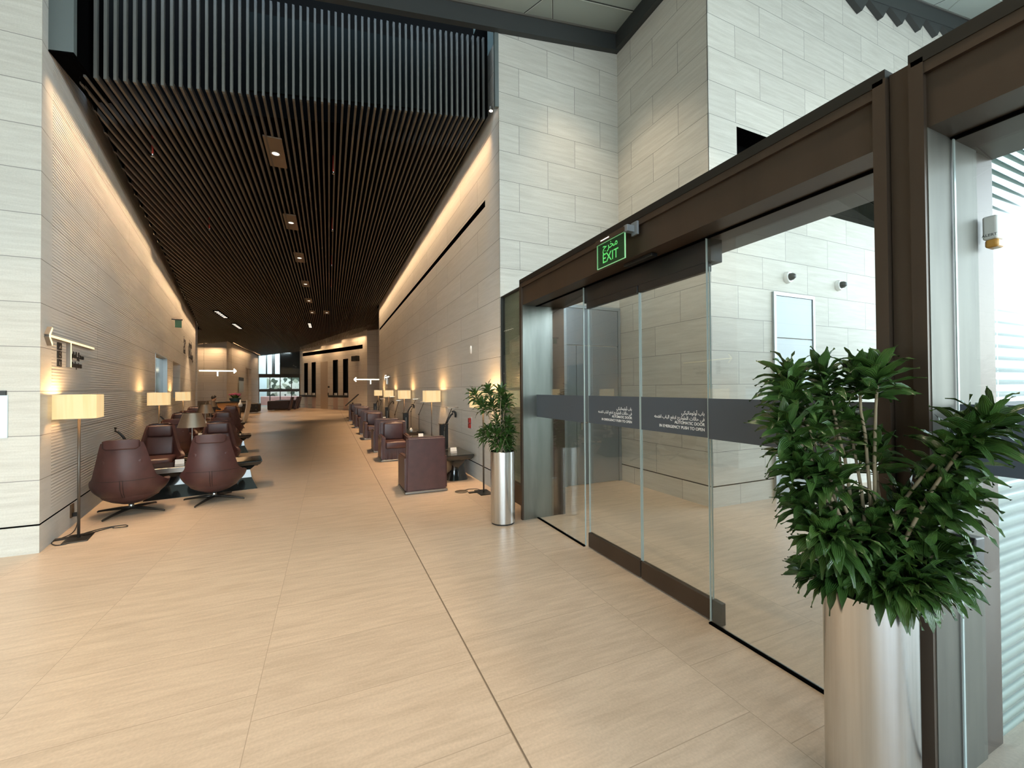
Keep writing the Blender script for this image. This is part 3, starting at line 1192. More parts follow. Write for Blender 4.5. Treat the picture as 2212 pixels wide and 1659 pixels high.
# ------------------------------------------------------------------ grey doors in the lobby
def grey_door(name, loc, w, rot, mirror, label, leafx, hand):
    t = thing(name, label, 'door', loc, rot)
    bm = bmesh.new()
    for (a, b, c, d) in ((0, 0.05, 0, 2.94), (w - 0.05, w, 0, 2.94), (0.05, w - 0.05, 2.89, 2.94)):
        box(bm, a, b, -0.03, 0.005, c, d)
    obj('door_frame', bm, DGREY2, t)
    bm = bmesh.new()
    box(bm, 0.055, w - 0.055, -0.018, 0.0, 2.29, 2.885)
    obj('transom_panel', bm, DGREY, t)
    for (a, b) in ((0.055, leafx - 0.004), (leafx + 0.004, w - 0.055)):
        if b - a > 0.05:
            bm = bmesh.new()
            box(bm, a, b, -0.018, 0.0, 0.008, 2.275)
            lf = obj('door_leaf', bm, DGREY, t)
    bm = bmesh.new()
    hx = hand
    rbox(bm, hx - 0.022, hx + 0.022, -0.03, -0.018, 0.90, 1.10, 0.006, 2)
    tube(bm, [(hx, -0.03, 1.02), (hx, -0.07, 1.02), (hx + 0.13, -0.075, 1.02)], 0.011)
    obj('door_handle', bm, CHROME, lf)
    return t


d1 = grey_door('lobby_door', (3.45, 5.785, 0), 1.125, 0, False, 'grey metal double door with transom in the corner behind the exit glass', 0.24, 0.33)
d2 = grey_door('lobby_door', (5.79, 3.915, 0), 0.94, 0, False, 'narrow blue-grey metal door under the two dome cameras', 0.06, 0.12)

for i, (x, lab) in enumerate(((6.136, 'white dome camera with black eye above the narrow grey door'), (7.38, 'white dome camera with black eye further along from the grey door'))):
    t = thing('dome_camera', lab, 'security camera', (x, 3.92, 3.175), 0, 'dome cameras on the rear stone wall')
    bm = bmesh.new()
    lathe(bm, [(0.0, 0.0), (0.085, 0.0), (0.085, 0.02), (0.075, 0.05), (0.0, 0.055)], 32)
    bmesh.ops.rotate(bm, verts=bm.verts, cent=(0, 0, 0), matrix=Matrix.Rotation(PI / 2, 3, 'X'))
    obj('mount', bm, WHITE, t, smooth=40)
    bm = bmesh.new()
    lathe(bm, [(0.0, 0.045), (0.055, 0.045), (0.05, 0.085), (0.032, 0.115), (0.0, 0.125)], 24)
    bmesh.ops.rotate(bm, verts=bm.verts, cent=(0, 0, 0), matrix=Matrix.Rotation(PI / 2, 3, 'X'))
    obj('lens_dome', bm, BLACKP, t, smooth=50)

# ------------------------------------------------------------------ things on the left wall
def left_frame(u, z, d=0.0):
    x, y = lw(u, d)
    return (x, y, z)


# lettering rotated with the wall: local x along the wall, local -y out of the wall
LROT = PI / 2 + TH      # local +x -> LU ; local -y -> LN
t = thing('arrow_light', 'lit arrow wall light pointing left beside the corner above the first floor lamp', 'arrow light', left_frame(0.10, 2.15, 0.0), LROT, 'lit arrow signs')


def arrow(t, L, head, stemx, stemh, w, dep, m_em, m_side, flip=1):
    bm = bmesh.new()
    bm2 = bmesh.new()

    def bar(a, b, bmx, y0, y1, ww):
        a = Vector(a)
        b = Vector(b)
        d = (b - a).normalized()
        n = Vector((-d.y, d.x)) * ww / 2
        pts = [a + n, b + n, b - n, a - n]
        lo = [bmx.verts.new((p.x, y0, p.y)) for p in pts]
        hi = [bmx.verts.new((p.x, y1, p.y)) for p in pts]
        bmx.faces.new(lo)
        bmx.faces.new(hi[::-1])
        for i in range(4):
            bmx.faces.new((lo[i], lo[(i + 1) % 4], hi[(i + 1) % 4], hi[i]))
    tip = 0.0 if flip == 1 else L
    hx = head * flip
    segs = [((0, 0), (L, 0)), ((tip, 0), (tip + hx, head)), ((tip, 0), (tip + hx, -head)), ((stemx, 0), (stemx, -stemh))]
    for a, b in segs:
        bar(a, b, bm, -dep, -0.0, w * 1.15)
        bar(a, b, bm2, -dep - 0.003, -dep, w * 0.8)
    obj('channel', bm, m_side, t)
    obj('light_diffuser', bm2, m_em, t)


arrow(t, 1.58, 0.085, 0.66, 0.29, 0.03, 0.035, NEON, GREYM)
t = thing('pictogram_panel', 'small black pictogram panel left of the arrow light stem', 'sign', left_frame(0.45, 1.98, 0.0), LROT)
bm = bmesh.new()
for (z0, z1) in ((0.055, 0.135), (-0.035, 0.045), (-0.125, -0.045)):
    box(bm, 0.0, 0.11, -0.012, 0, z0, z1)
obj('symbol_plates', bm, INK, t)
bm = bmesh.new()
tube(bm, [(0.035, -0.013, 0.07), (0.055, -0.013, 0.115), (0.075, -0.013, 0.07)], 0.005, 6)
tube(bm, [(0.03, -0.013, 0.02), (0.055, -0.013, 0.03), (0.08, -0.013, 0.0), (0.055, -0.013, -0.02), (0.03, -0.013, -0.01)], 0.005, 6)
tube(bm, [(0.035, -0.013, -0.07), (0.035, -0.013, -0.11), (0.075, -0.013, -0.11), (0.075, -0.013, -0.07)], 0.005, 6)
obj('pictogram_lettering', bm, GREYM, t)
t = thing('wall_lettering', 'black raised Arabic and English lettering under the left arrow light', 'lettering', left_frame(0.84, 1.98, 0.003), LROT)
text('lettering', shape('مصعد إلى المغادرين'), 0.105, (0, -0.004, 0.0), (1, 0, 0), INK, t, 'LEFT', 0.003, 0.0015, width=0.62)
text('lettering', 'Lift to departures', 0.10, (0, -0.004, -0.11), (1, 0, 0), INK, t, 'LEFT', 0.003, 0.002, width=0.62)
t = thing('wall_lettering', 'large dark raised lettering high on the far end of the left wall', 'lettering', left_frame(13.2, 3.3, 0.003), LROT)
text('lettering', shape('درجة'), 0.36, (0.1, -0.004, 0.05), (1, 0, 0), INK, t, 'LEFT', 0.004, 0.0)
text('lettering', 'First', 0.36, (0.0, -0.004, -0.33), (1, 0, 0), INK, t, 'LEFT', 0.004, 0.004)
text('lettering', shape('الطعام'), 0.42, (2.0, -0.004, 0.08), (1, 0, 0), INK, t, 'LEFT', 0.004, 0.004, width=1.3)
text('lettering', 'Dining', 0.48, (2.0, -0.004, -0.38), (1, 0, 0), INK, t, 'LEFT', 0.004, 0.008, width=1.5)
# wall screen
t = thing('wall_screen', 'large dark display recessed in the left wall behind the second floor lamp', 'screen', left_frame(7.95, 1.87, -0.10), LROT)
bm = bmesh.new()
box(bm, -0.97, 0.97, -0.02, 0, -0.62, 0.61)
obj('screen_glass', bm, DARKSCR, t)
bm = bmesh.new()
for (a, b, c, d) in ((-1.0, -0.975, -0.645, 0.63), (0.975, 1.0, -0.645, 0.63), (-1.0, 1.0, -0.645, -0.60), (-1.0, 1.0, 0.60, 0.63)):
    box(bm, a, b, -0.11, 0.0, c, d)
obj('steel_surround', bm, mat('pale_steel', (0.45, 0.5, 0.52), 0.35, 0.8), t)
t = thing('exit_sign', 'tiny green exit sign projecting high from the left wall', 'exit sign', left_frame(9.9, 3.6, 0.0), LROT)
bm = bmesh.new()
rbox(bm, -0.03, 0.03, -0.26, 0, 0.10, 0.14, 0.005, 1)
obj('housing', bm, DMETAL, t)
bm = bmesh.new()
box(bm, -0.006, 0.006, -0.24, -0.08, -0.12, 0.10)
obj('glass_plate', bm, mat('dark_green_glass', (0.03, 0.12, 0.05), 0.3), t)
# socket plate in the base of the wall
t = thing('floor_socket_box', 'brown power socket plate low on the left wall beside the first lamp pole', 'socket', left_frame(0.95, 0.0, 0.0), LROT)
bm = bmesh.new()
box(bm, -0.055, 0.055, -0.012, 0, 0.11, 0.262)
obj('cover_plate', bm, mat('brown_plate', (0.10, 0.06, 0.03), 0.4), t)
bm = bmesh.new()
rbox(bm, -0.02, 0.03, -0.06, -0.012, 0.115, 0.16, 0.005, 2)
obj('plug', bm, BLACKP, t)
# evacuation plan at the left edge
t = thing('evacuation_plan', 'pale framed plan board with a black header at the far left stone wall', 'notice board', (-3.17, 5.62, 1.36), 0)
bm = bmesh.new()
box(bm, -0.34, 0.34, -0.012, 0, -0.22, 0.19)
obj('plan_board', bm, mat('pale_plan', (0.66, 0.80, 0.88), 0.2), t)
bm = bmesh.new()
box(bm, -0.34, 0.33, -0.016, 0, 0.19, 0.235)
obj('header_strip', bm, CHAR, t)
bm = bmesh.new()
for (a, b, c, d) in ((-0.25, -0.05, 0.0, 0.08), (0.0, 0.18, -0.05, 0.1), (-0.2, 0.1, -0.15, -0.12), (0.12, 0.2, -0.17, -0.08)):
    for e_ in ((a, b, c, c + 0.004), (a, b, d, d + 0.004), (a, a + 0.004, c, d), (b, b + 0.004, c, d)):
        box(bm, e_[0], e_[1], -0.0135, -0.012, e_[2], e_[3])
obj('plan_drawing', bm, INK, t)

# ------------------------------------------------------------------ things on the right wall
t = thing('fire_alarm_point', 'small red fire alarm call point on the right corridor wall', 'fire alarm', (2.365, 7.22, 0.96), PI / 2)
bm = bmesh.new()
rbox(bm, -0.055, 0.055, -0.0, 0.02, -0.105, 0.105, 0.006, 2)
obj('cover', bm, mat('clear_cover_grey', (0.45, 0.42, 0.42), 0.3), t)
bm = bmesh.new()
rbox(bm, -0.045, 0.045, 0.018, 0.05, -0.09, -0.005, 0.006, 2)
rbox(bm, -0.045, 0.045, 0.018, 0.05, 0.0, 0.09, 0.006, 2)
obj('red_box', bm, REDP, t)
t = thing('wall_sensor', 'small white oval sensor on the right corridor wall above the red call point', 'sensor', (2.365, 7.2, 2.29), PI / 2)
bm = bmesh.new()
lathe(bm, [(0, 0), (0.035, 0), (0.035, 0.012), (0.028, 0.022), (0, 0.024)], 24)
bmesh.ops.scale(bm, vec=(1, 2.1, 1), verts=bm.verts)
bmesh.ops.rotate(bm, verts=bm.verts, cent=(0, 0, 0), matrix=Matrix.Rotation(-PI / 2, 3, 'X'))
obj('housing', bm, WHITE, t, smooth=40)
t = thing('arrow_light', 'small lit arrow seen edge-on at the far end of the right corridor wall', 'arrow light', (2.365, 19.5, 2.12), -PI / 2, 'lit arrow signs')
arrow(t, 1.4, 0.1, 0.7, 0.3, 0.05, 0.06, NEONF, GREYM)

# ------------------------------------------------------------------ lamps
SH = 0.265


def make_floor_lamp(label, loc, rz):
    t = thing('floor_lamp', label, 'floor lamp', loc, rz, 'square shaded floor lamps along the walls')
    bm = bmesh.new()
    a = 0.165
    z0, z1 = 1.295, 1.548
    th = 0.004
    for (x0, x1, y0, y1) in ((-a, a, -a, -a + th), (-a, a, a - th, a), (-a, -a + th, -a, a), (a - th, a, -a, a)):
        box(bm, x0, x1, y0, y1, z0, z1)
    obj('lamp_shade', bm, SHADE, t)
    bm = bmesh.new()
    tube(bm, [(0, 0, 0.012), (0, 0, 1.40)], 0.0125, 12)
    obj('pole', bm, mat('bronze_pole', (0.14, 0.12, 0.10), 0.45, 0.8), t)
    bm = bmesh.new()
    rbox(bm, -0.10, 0.10, -0.16, 0.16, 0.0, 0.012, 0.003, 1)
    rbox(bm, -0.22, 0.10, 0.03, 0.10, 0.0, 0.012, 0.003, 1)
    obj('base_plate', bm, DMETAL, t)
    bm = bmesh.new()
    lathe(bm, [(0, 0.0), (0.02, 0.0), (0.03, 0.04), (0.02, 0.08), (0, 0.09)], 16, 0, 0, 1.40)
    obj('bulb', bm, mat('warm_bulb', (1, 0.8, 0.5), 0.5, emit=(1, 0.62, 0.28), es=4.0), t, smooth=60)
    return t


def lamp_light(x, y, z=1.42, p=14):
    light('lamp_bulb_light', 'POINT', (x, y, z + 0.09), p, (1.0, 0.56, 0.22), 0.035)


lamps_L = [(0.40, 0.33, 'square floor lamp at the near corner of the left wall under the lit arrow'),
           (5.05, 0.30, 'square floor lamp on the left wall before the dark display'),
           (9.60, 0.30, 'square floor lamp on the left wall past the dark display')]
lamp0 = None
for u, d, lab in lamps_L:
    x, y = lw(u, d)
    if lamp0 is None:
        x, y = -2.47, 5.99
        lamp0 = make_floor_lamp(lab, (x, y, 0), TH + 0.02)
    else:
        dup(lamp0, (x, y, 0), TH, lab)
    lamp_light(x, y)
for x, y, lab in ((2.15, 5.98, 'square floor lamp half hidden behind the small potted dracaena'),
                  (2.10, 9.25, 'square floor lamp on the right wall, second from the glass screen'),
                  (2.10, 12.95, 'square floor lamp on the right wall, third from the glass screen'),
                  (2.10, 16.6, 'square floor lamp on the right wall, fourth from the glass screen'),
                  (2.10, 20.3, 'square floor lamp on the right wall, fifth from the glass screen'),
                  (2.75, 26.5, 'square floor lamp furthest down on the right, past the wall end')):
    dup(lamp0, (x, y, 0), 0.0, lab)
    lamp_light(x, y)


def cord(label, pts):
    bm = bmesh.new()
    P = []
    pts = [Vector(p) for p in pts]
    for i in range(len(pts) - 1):
        p0, p1, p2, p3 = pts[max(i - 1, 0)], pts[i], pts[i + 1], pts[min(i + 2, len(pts) - 1)]
        for k in range(6):
            s = k / 6
            P.append(0.5 * ((2 * p1) + (-p0 + p2) * s + (2 * p0 - 5 * p1 + 4 * p2 - p3) * s * s + (-p0 + 3 * p1 - 3 * p2 + p3) * s ** 3))
    P.append(pts[-1])
    tube(bm, P, 0.005, 6)
    return tag(obj('power_cord', bm, BLACKP), label, 'cord')


sx, sy = lw(0.95, 0.05)
cord('black looped power cord on the floor round the near left lamp', [(sx, sy, 0.13), (sx + 0.02, sy - 0.05, 0.03), (-2.62, 6.2, 0.006), (-2.66, 5.95, 0.006), (-2.56, 5.80, 0.006), (-2.48, 5.84, 0.006), (-2.54, 6.04, 0.006),
     (-2.40, 6.28, 0.006), (-2.22, 6.34, 0.006), (-2.16, 6.26, 0.006), (-2.26, 6.20, 0.02), (-2.30, 6.30, 0.006), (-2.42, 6.16, 0.006), (-2.45, 6.05, 0.016)])
cord('thin black cord between the floor plate and the lamp behind the small planter', [(1.93, 6.20, 0.012), (2.0, 6.26, 0.006), (2.12, 6.22, 0.006), (2.14, 6.10, 0.016)])
bm = bmesh.new()
lathe(bm, [(0, 0), (0.10, 0), (0.10, 0.006), (0, 0.008)], 32, 1.86, 6.18, 0.0)
tag(obj('floor_outlet', bm, mat('brass_grey', (0.16, 0.13, 0.10), 0.5, 0.5)), 'round grey floor outlet plate beside the dark pedestal table', 'floor outlet')


# ------------------------------------------------------------------ swivel lounge chairs (front is +Y)
def smooth01(a, b, x):
    t = max(0.0, min(1.0, (x - a) / (b - a)))
    return t * t * (3 - 2 * t)


def shell_pt(th, s, grow=0.0):
    a = abs(th)
    H = 0.97 - 0.44 * smooth01(math.radians(36), math.radians(54), a) - 0.10 * smooth01(math.radians(46), math.radians(85), a) - 0.025 * smooth01(math.radians(20), math.radians(38), a)
    zb = 0.13
    z = zb + s * (H - zb)
    if z < 0.42:
        q = (z - zb) / (0.42 - zb)
        R = 0.10 + (0.395 - 0.10) * math.sin(q * PI / 2) ** 0.8
    else:
        R = 0.395 - 0.06 * smooth01(0.42, 0.97, z)
    back = 0.0 + 0.20 * max(0, (z - 0.42)) * (1 - 0.25 * (z - 0.42))
    R += grow
    yk = 0.98
    return Vector((R * math.sin(th), -R * yk * math.cos(th) - back + 0.02, z))


def make_swivel(label, loc, rz, group):
    t = thing('swivel_lounge_chair', label, 'lounge chair', loc, rz, group)
    bm = bmesh.new()
    nt_, ns = 64, 18
    tmax = math.radians(118)
    outer, inner = [], []
    for i in range(nt_ + 1):
        th = -tmax + 2 * tmax * i / nt_
        outer.append([bm.verts.new(shell_pt(th, j / ns)) for j in range(ns + 1)])
        inner.append([bm.verts.new(shell_pt(th, 0.06 + 0.94 * j / ns, -0.055) + Vector((0, 0, -0.004 if j == ns else 0.01))) for j in range(ns + 1)])
    for i in range(nt_):
        for j in range(ns):
            bm.faces.new((outer[i][j], outer[i + 1][j], outer[i + 1][j + 1], outer[i][j + 1]))
            bm.faces.new((inner[i][j], inner[i][j + 1], inner[i + 1][j + 1], inner[i + 1][j]))
        bm.faces.new((outer[i][ns], outer[i + 1][ns], inner[i + 1][ns], inner[i][ns]))
        bm.faces.new((outer[i][0], inner[i][0], inner[i + 1][0], outer[i + 1][0]))
    for i in (0, nt_):
        for j in range(ns):
            bm.faces.new((outer[i][j], outer[i][j + 1], inner[i][j + 1], inner[i][j]))
    obj('shell', bm, LEATHER, t, smooth=60)
    # bottom of the shell
    bm = bmesh.new()
    lathe(bm, [(0, 0.125), (0.10, 0.13), (0.20, 0.17), (0.28, 0.22), (0.32, 0.29), (0.32, 0.33), (0, 0.33)], 40, 0, 0.02)
    obj('seat_pan', bm, LEATHER, t, smooth=50)
    bm = bmesh.new()
    rbox(bm, -0.25, 0.25, -0.25, 0.36, 0.29, 0.42, 0.055, 5)
    obj('seat_cushion', bm, LEATHER, t, smooth=50)
    bm = bmesh.new()
    b2 = bmesh.new()
    rbox(b2, -0.20, 0.20, -0.045, 0.045, 0.40, 0.76, 0.04, 4)
    b2.transform(Matrix.Translation((0, -0.245, 0)) @ Matrix.Translation((0, 0, 0.4)) @ Matrix.Rotation(0.2, 4, 'X') @ Matrix.Translation((0, 0, -0.4)))
    merge(bm, b2)
    obj('back_cushion', bm, LEATHER, t, smooth=50)
    # headrest wraps over the top of the back
    bm = bmesh.new()
    b2 = bmesh.new()
    rbox(b2, -0.175, 0.175, -0.045, 0.045, 0.74, 0.955, 0.035, 4)
    b2.transform(Matrix.Translation((0, -0.295, 0)))
    merge(bm, b2)
    hr = obj('headrest', bm, LEATHER, t, smooth=50)
    bm = bmesh.new()
    # rounded flap hanging over the rear of the shell
    cols = []
    for i in range(17):
        th = math.radians(-30 + 60 * i / 16)
        e_ = min(i, 16 - i)
        depth = 0.105 - (0.045 if e_ == 0 else 0.018 if e_ == 1 else 0.0)
        col = []
        for j in range(7):
            s = 1.0 - (depth / 0.84) * j / 6
            col.append(bm.verts.new(shell_pt(th, s, 0.014) + Vector((0, 0, 0.012 if j == 0 else 0))))
        inn = bm.verts.new(shell_pt(th, 1.0, -0.06) + Vector((0, 0, 0.012)))
        cols.append([inn] + col)
    for i in range(16):
        for j in range(7):
            bm.faces.new((cols[i][j], cols[i + 1][j], cols[i + 1][j + 1], cols[i][j + 1]))
    o = obj('headrest_flap', bm, LEATHER, hr, smooth=50)
    md = o.modifiers.new('solid', 'SOLIDIFY')
    md.thickness = 0.008
    md.offset = 0
    # seams
    bm = bmesh.new()
    for dx in (-0.012, 0.012):
        tube(bm, [shell_pt(dx / 0.36, s, 0.0015) for s in [0.30 * 0 + 0.02 + 0.40 * k / 10 for k in range(11)]], 0.0035, 6)
    pts = []
    for k in range(21):
        th = math.radians(-50 + 100 * k / 20)
        z = 0.475
        lo, hi = 0.0, 1.0
        for _ in range(18):
            mid = (lo + hi) / 2
            if shell_pt(th, mid).z < z:
                lo = mid
            else:
                hi = mid
        pts.append(shell_pt(th, min(lo, 0.985), 0.0012))
    tube(bm, pts, 0.0035, 6)
    obj('seams', bm, LEATHERD, t)
    bm = bmesh.new()
    tube(bm, [(0, 0.02, 0.045), (0, 0.02, 0.13)], 0.028, 20)
    obj('swivel_post', bm, CHROME, t)
    for k in range(4):
        a = PI / 4 + k * PI / 2 + 0.35
        bm = bmesh.new()
        ca, sa = math.cos(a), math.sin(a)
        tube(bm, [(0, 0.02, 0.062), (ca * 0.12, 0.02 + sa * 0.12, 0.058), (ca * 0.40, 0.02 + sa * 0.40, 0.022), (ca * 0.415, 0.02 + sa * 0.415, 0.013)], [0.021, 0.02, 0.012, 0.010], 10)
        obj('leg', bm, DMETAL, t)
    return t


GC = 'leather swivel lounge chairs on the left'
ch0 = None
chairs = [
    (-2.37, 6.98, 0.0 + TH * 0.5, 'burgundy swivel lounge chair seen from behind, next to the near left floor lamp'),
    (-1.52, 7.23, 0.10, 'burgundy swivel lounge chair seen from behind on the aisle side of the first table'),
    (-2.80, 9.30, PI + TH * 0.8, 'swivel lounge chair facing the camera across the first table, by the ribbed wall'),
    (-1.97, 9.55, PI + TH * 0.8, 'swivel lounge chair facing the camera across the first table, on the aisle side'),
    (-3.10, 11.35, TH, 'swivel lounge chair by the wall turned away, back to back with the first facing chair'),
    (-2.25, 11.45, TH, 'swivel lounge chair turned away, back to back with the first aisle chair facing the camera'),
    (-3.70, 13.95, PI + TH, 'swivel lounge chair by the wall facing the camera across the second table'),
    (-2.80, 14.25, PI + TH, 'swivel lounge chair on the aisle facing the camera across the second table'),
    (-4.00, 15.85, TH, 'swivel lounge chair by the wall turned away at the third table'),
    (-2.95, 16.0, TH, 'swivel lounge chair on the aisle turned away at the third table'),
    (-4.60, 18.9, PI + TH, 'swivel lounge chair by the wall facing the camera at the third table'),
    (-3.52, 19.3, PI + TH, 'last dark swivel lounge chair on the aisle, in front of the wooden desk')]
for x, y, a, lab in chairs:
    if ch0 is None:
        ch0 = make_swivel(lab, (x, y, 0), a, GC)
    else:
        dup(ch0, (x, y, 0), a, lab, GC)


# long low tables between the left chairs
def make_long_table(label, loc, rz):
    t = thing('long_low_table', label, 'table', loc, rz, 'glossy black low tables on the left')
    W2, D2 = 0.78, 0.30
    bm = bmesh.new()
    b2 = bmesh.new()
    box(b2, -W2, W2, -D2, D2, 0.36, 0.45)
    for v in b2.verts:
        if v.co.z < 0.4:
            v.co.x *= 0.93
            v.co.y *= 0.86
    bmesh.ops.bevel(b2, geom=[e for e in b2.edges], offset=0.02, segments=3, affect='EDGES')
    merge(bm, b2)
    obj('table_top', bm, LACQ, t, smooth=35)
    bm = bmesh.new()
    prof = [(0.66, 0.36), (0.60, 0.30), (0.62, 0.18), (0.70, 0.0)]
    rings = []
    for w_, z in prof:
        d_ = 0.20 + (w_ - 0.60) * 0.9
        rings.append([bm.verts.new((sx_ * w_, sy_ * d_, z)) for sx_, sy_ in ((-1, -1), (1, -1), (1, 1), (-1, 1))])
    for a, b in zip(rings, rings[1:]):
        for k in range(4):
            bm.faces.new((a[k], a[(k + 1) % 4], b[(k + 1) % 4], b[k]))
    bm.faces.new(rings[-1])
    bm.faces.new(rings[0])
    obj('flared_base', bm, LACQ, t)
    bm = bmesh.new()
    rbox(bm, -W2 * 0.9, 0.30, -D2 - 0.006, -D2 + 0.03, 0.375, 0.452, 0.004, 1)
    fr = obj('metal_apron', bm, GREYM, t)
    bm = bmesh.new()
    rbox(bm, 0.02, 0.20, -D2 - 0.010, -D2 - 0.005, 0.395, 0.435, 0.002, 1)
    obj('socket_strip', bm, BLACKP, fr)
    return t


tb0 = make_long_table('glossy black low table with a metal front between the first lounge chairs', (-1.80, 7.98, 0), TH)
dup(tb0, (-2.62, 12.55, 0), TH, 'glossy black low table between the second set of lounge chairs')
dup(tb0, (-3.50, 17.3, 0), TH, 'glossy black low table between the third set of lounge chairs')


def make_table_lamp(label, loc):
    t = thing('table_lamp', label, 'table lamp', loc, 0, 'cone shaded lamps on the low tables')
    bm = bmesh.new()
    prof = [(0.115, 0.79), (0.185, 0.575)]
    n = 36
    ro = [[bm.verts.new((r * math.cos(2 * PI * k / n), r * math.sin(2 * PI * k / n), z)) for k in range(n)] for r, z in prof]
    ri = [[bm.verts.new(((r - 0.004) * math.cos(2 * PI * k / n), (r - 0.004) * math.sin(2 * PI * k / n), z)) for k in range(n)] for r, z in prof]
    for k in range(n):
        k2 = (k + 1) % n
        bm.faces.new((ro[0][k], ro[0][k2], ro[1][k2], ro[1][k]))
        bm.faces.new((ri[0][k], ri[1][k], ri[1][k2], ri[0][k2]))
        bm.faces.new((ro[1][k], ro[1][k2], ri[1][k2], ri[1][k]))
        bm.faces.new((ro[0][k], ri[0][k], ri[0][k2], ro[0][k2]))
    obj('lamp_shade', bm, mat('brushed_champagne_metal', (0.42, 0.34, 0.27), 0.3, 1.0), t, smooth=40)
    bm = bmesh.new()
    lathe(bm, [(0, 0.0), (0.075, 0.0), (0.075, 0.008), (0.012, 0.016), (0.008, 0.03), (0.008, 0.70), (0, 0.70)], 24)
    obj('stem', bm, GREYM, t, smooth=40)
    return t


tl0 = make_table_lamp('cone shaded metal lamp on the first low table', (-1.92, 7.80, 0.452))
dup(tl0, (-2.80, 12.45, 0.452), 0, 'cone shaded metal lamp on the second low table')
dup(tl0, (-3.72, 17.2, 0.452), 0, 'cone shaded metal lamp on the third low table')


def make_card(label, loc, rz=0.0, group='white tent cards on the tables'):
    t = thing('tent_card', label, 'tent card', loc, rz, group)
    bm = bmesh.new()
    prism(bm, [(-0.035, 0.0), (0.035, 0.0), (0.002, 0.10), (-0.002, 0.10)], -0.055, 0.055, 'x')
    obj('card', bm, WHITE, t)
    bm = bmesh.new()
    b2 = bmesh.new()
    prism(b2, [(-0.0365, 0.0), (-0.034, 0.0), (-0.022, 0.035), (-0.0245, 0.035)], -0.054, 0.054, 'x')
    merge(bm, b2)
    obj('grey_print', bm, mat('grey_print', (0.45, 0.45, 0.45), 0.6), t)
    return t


cd0 = make_card('white tent card at the foot of the cone lamp on the first low table', (-2.06, 7.75, 0.452), TH)


# ------------------------------------------------------------------ square club armchairs (front is +Y)
def make_armchair(label, loc, rz, group):
    t = thing('club_armchair', label, 'armchair', loc, rz, group)
    W2, D0, D1 = 0.325, -0.34, 0.34
    bm = bmesh.new()
    # back: slightly tapered slab
    b2 = bmesh.new()
    box(b2, -0.315, 0.315, D0, D0 + 0.17, 0.035, 0.85)
    for v in b2.verts:
        if v.co.z > 0.5:
            v.co.x *= 0.93
            if v.co.y > D0 + 0.1:
                v.co.y -= 0.05
    bmesh.ops.bevel(b2, geom=[e for e in b2.edges], offset=0.022, segments=3, affect='EDGES')
    merge(bm, b2)
    obj('backrest', bm, LEATHER, t, smooth=45)
    bm = bmesh.new()
    b2 = bmesh.new()
    rbox(b2, -0.225, 0.225, D0 + 0.13, D0 + 0.25, 0.42, 0.82, 0.045, 5)
    merge(bm, b2)
    obj('back_cushion', bm, LEATHER, t, smooth=50)
    for s in (-1, 1):
        bm = bmesh.new()
        b2 = bmesh.new()
        xa, xb = sorted((s * W2, s * (W2 - 0.095)))
        box(b2, xa, xb, D0 + 0.02, D1, 0.035, 0.56)
        for v in b2.verts:
            if v.co.z > 0.4 and v.co.y > 0:
                v.co.z -= 0.02
        bmesh.ops.bevel(b2, geom=[e for e in b2.edges], offset=0.022, segments=3, affect='EDGES')
        merge(bm, b2)
        obj('armrest', bm, LEATHER, t, smooth=45)
    bm = bmesh.new()
    rbox(bm, -0.228, 0.228, D0 + 0.16, D1 + 0.01, 0.27, 0.43, 0.04, 5)
    obj('seat_cushion', bm, LEATHER, t, smooth=50)
    bm = bmesh.new()
    # pleated skirt under the seat
    nseg = 60
    top, bot = [], []
    for i in range(nseg + 1):
        x_ = -0.228 + 0.456 * i / nseg
        o_ = 0.004 * math.sin(i * 1.9)
        top.append(bm.verts.new((x_, D1 - 0.035 + o_ * 0.3, 0.29)))
        bot.append(bm.verts.new((x_, D1 - 0.03 + o_, 0.04)))
    for i in range(nseg):
        bm.faces.new((top[i], top[i + 1], bot[i + 1], bot[i]))
    box(bm, -0.228, 0.228, D0 + 0.15, D1 - 0.045, 0.04, 0.29)
    obj('front_skirt', bm, LEATHER, t)
    bm = bmesh.new()
    rbox(bm, -W2, W2, D0, D1, 0.006, 0.036, 0.003, 1)
    obj('metal_plinth', bm, GREYM, t)
    return t


GA = 'square club armchairs on the right'
ac0 = None
arms = [
    (1.36, 6.68, 0.0, 'square burgundy armchair seen fully from behind, nearest on the right'),
    (1.36, 9.78, PI, 'square burgundy armchair facing the camera, right behind the nearest one'),
    (1.34, 11.25, 0.0, 'square armchair turned away, back to back with the first facing armchair'),
    (1.34, 14.2, PI, 'second square armchair facing the camera along the right side'),
    (1.32, 15.9, 0.0, 'square armchair turned away behind the second facing armchair'),
    (1.30, 18.6, PI, 'third square armchair facing the camera along the right side'),
    (1.30, 20.2, 0.0, 'square armchair turned away behind the third facing armchair'),
    (1.25, 22.9, PI, 'furthest square armchair facing the camera beside the tilted stand')]
for x, y, a, lab in arms:
    if ac0 is None:
        ac0 = make_armchair(lab, (x, y, 0), a, GA)
    else:
        dup(ac0, (x, y, 0), a, lab, GA)


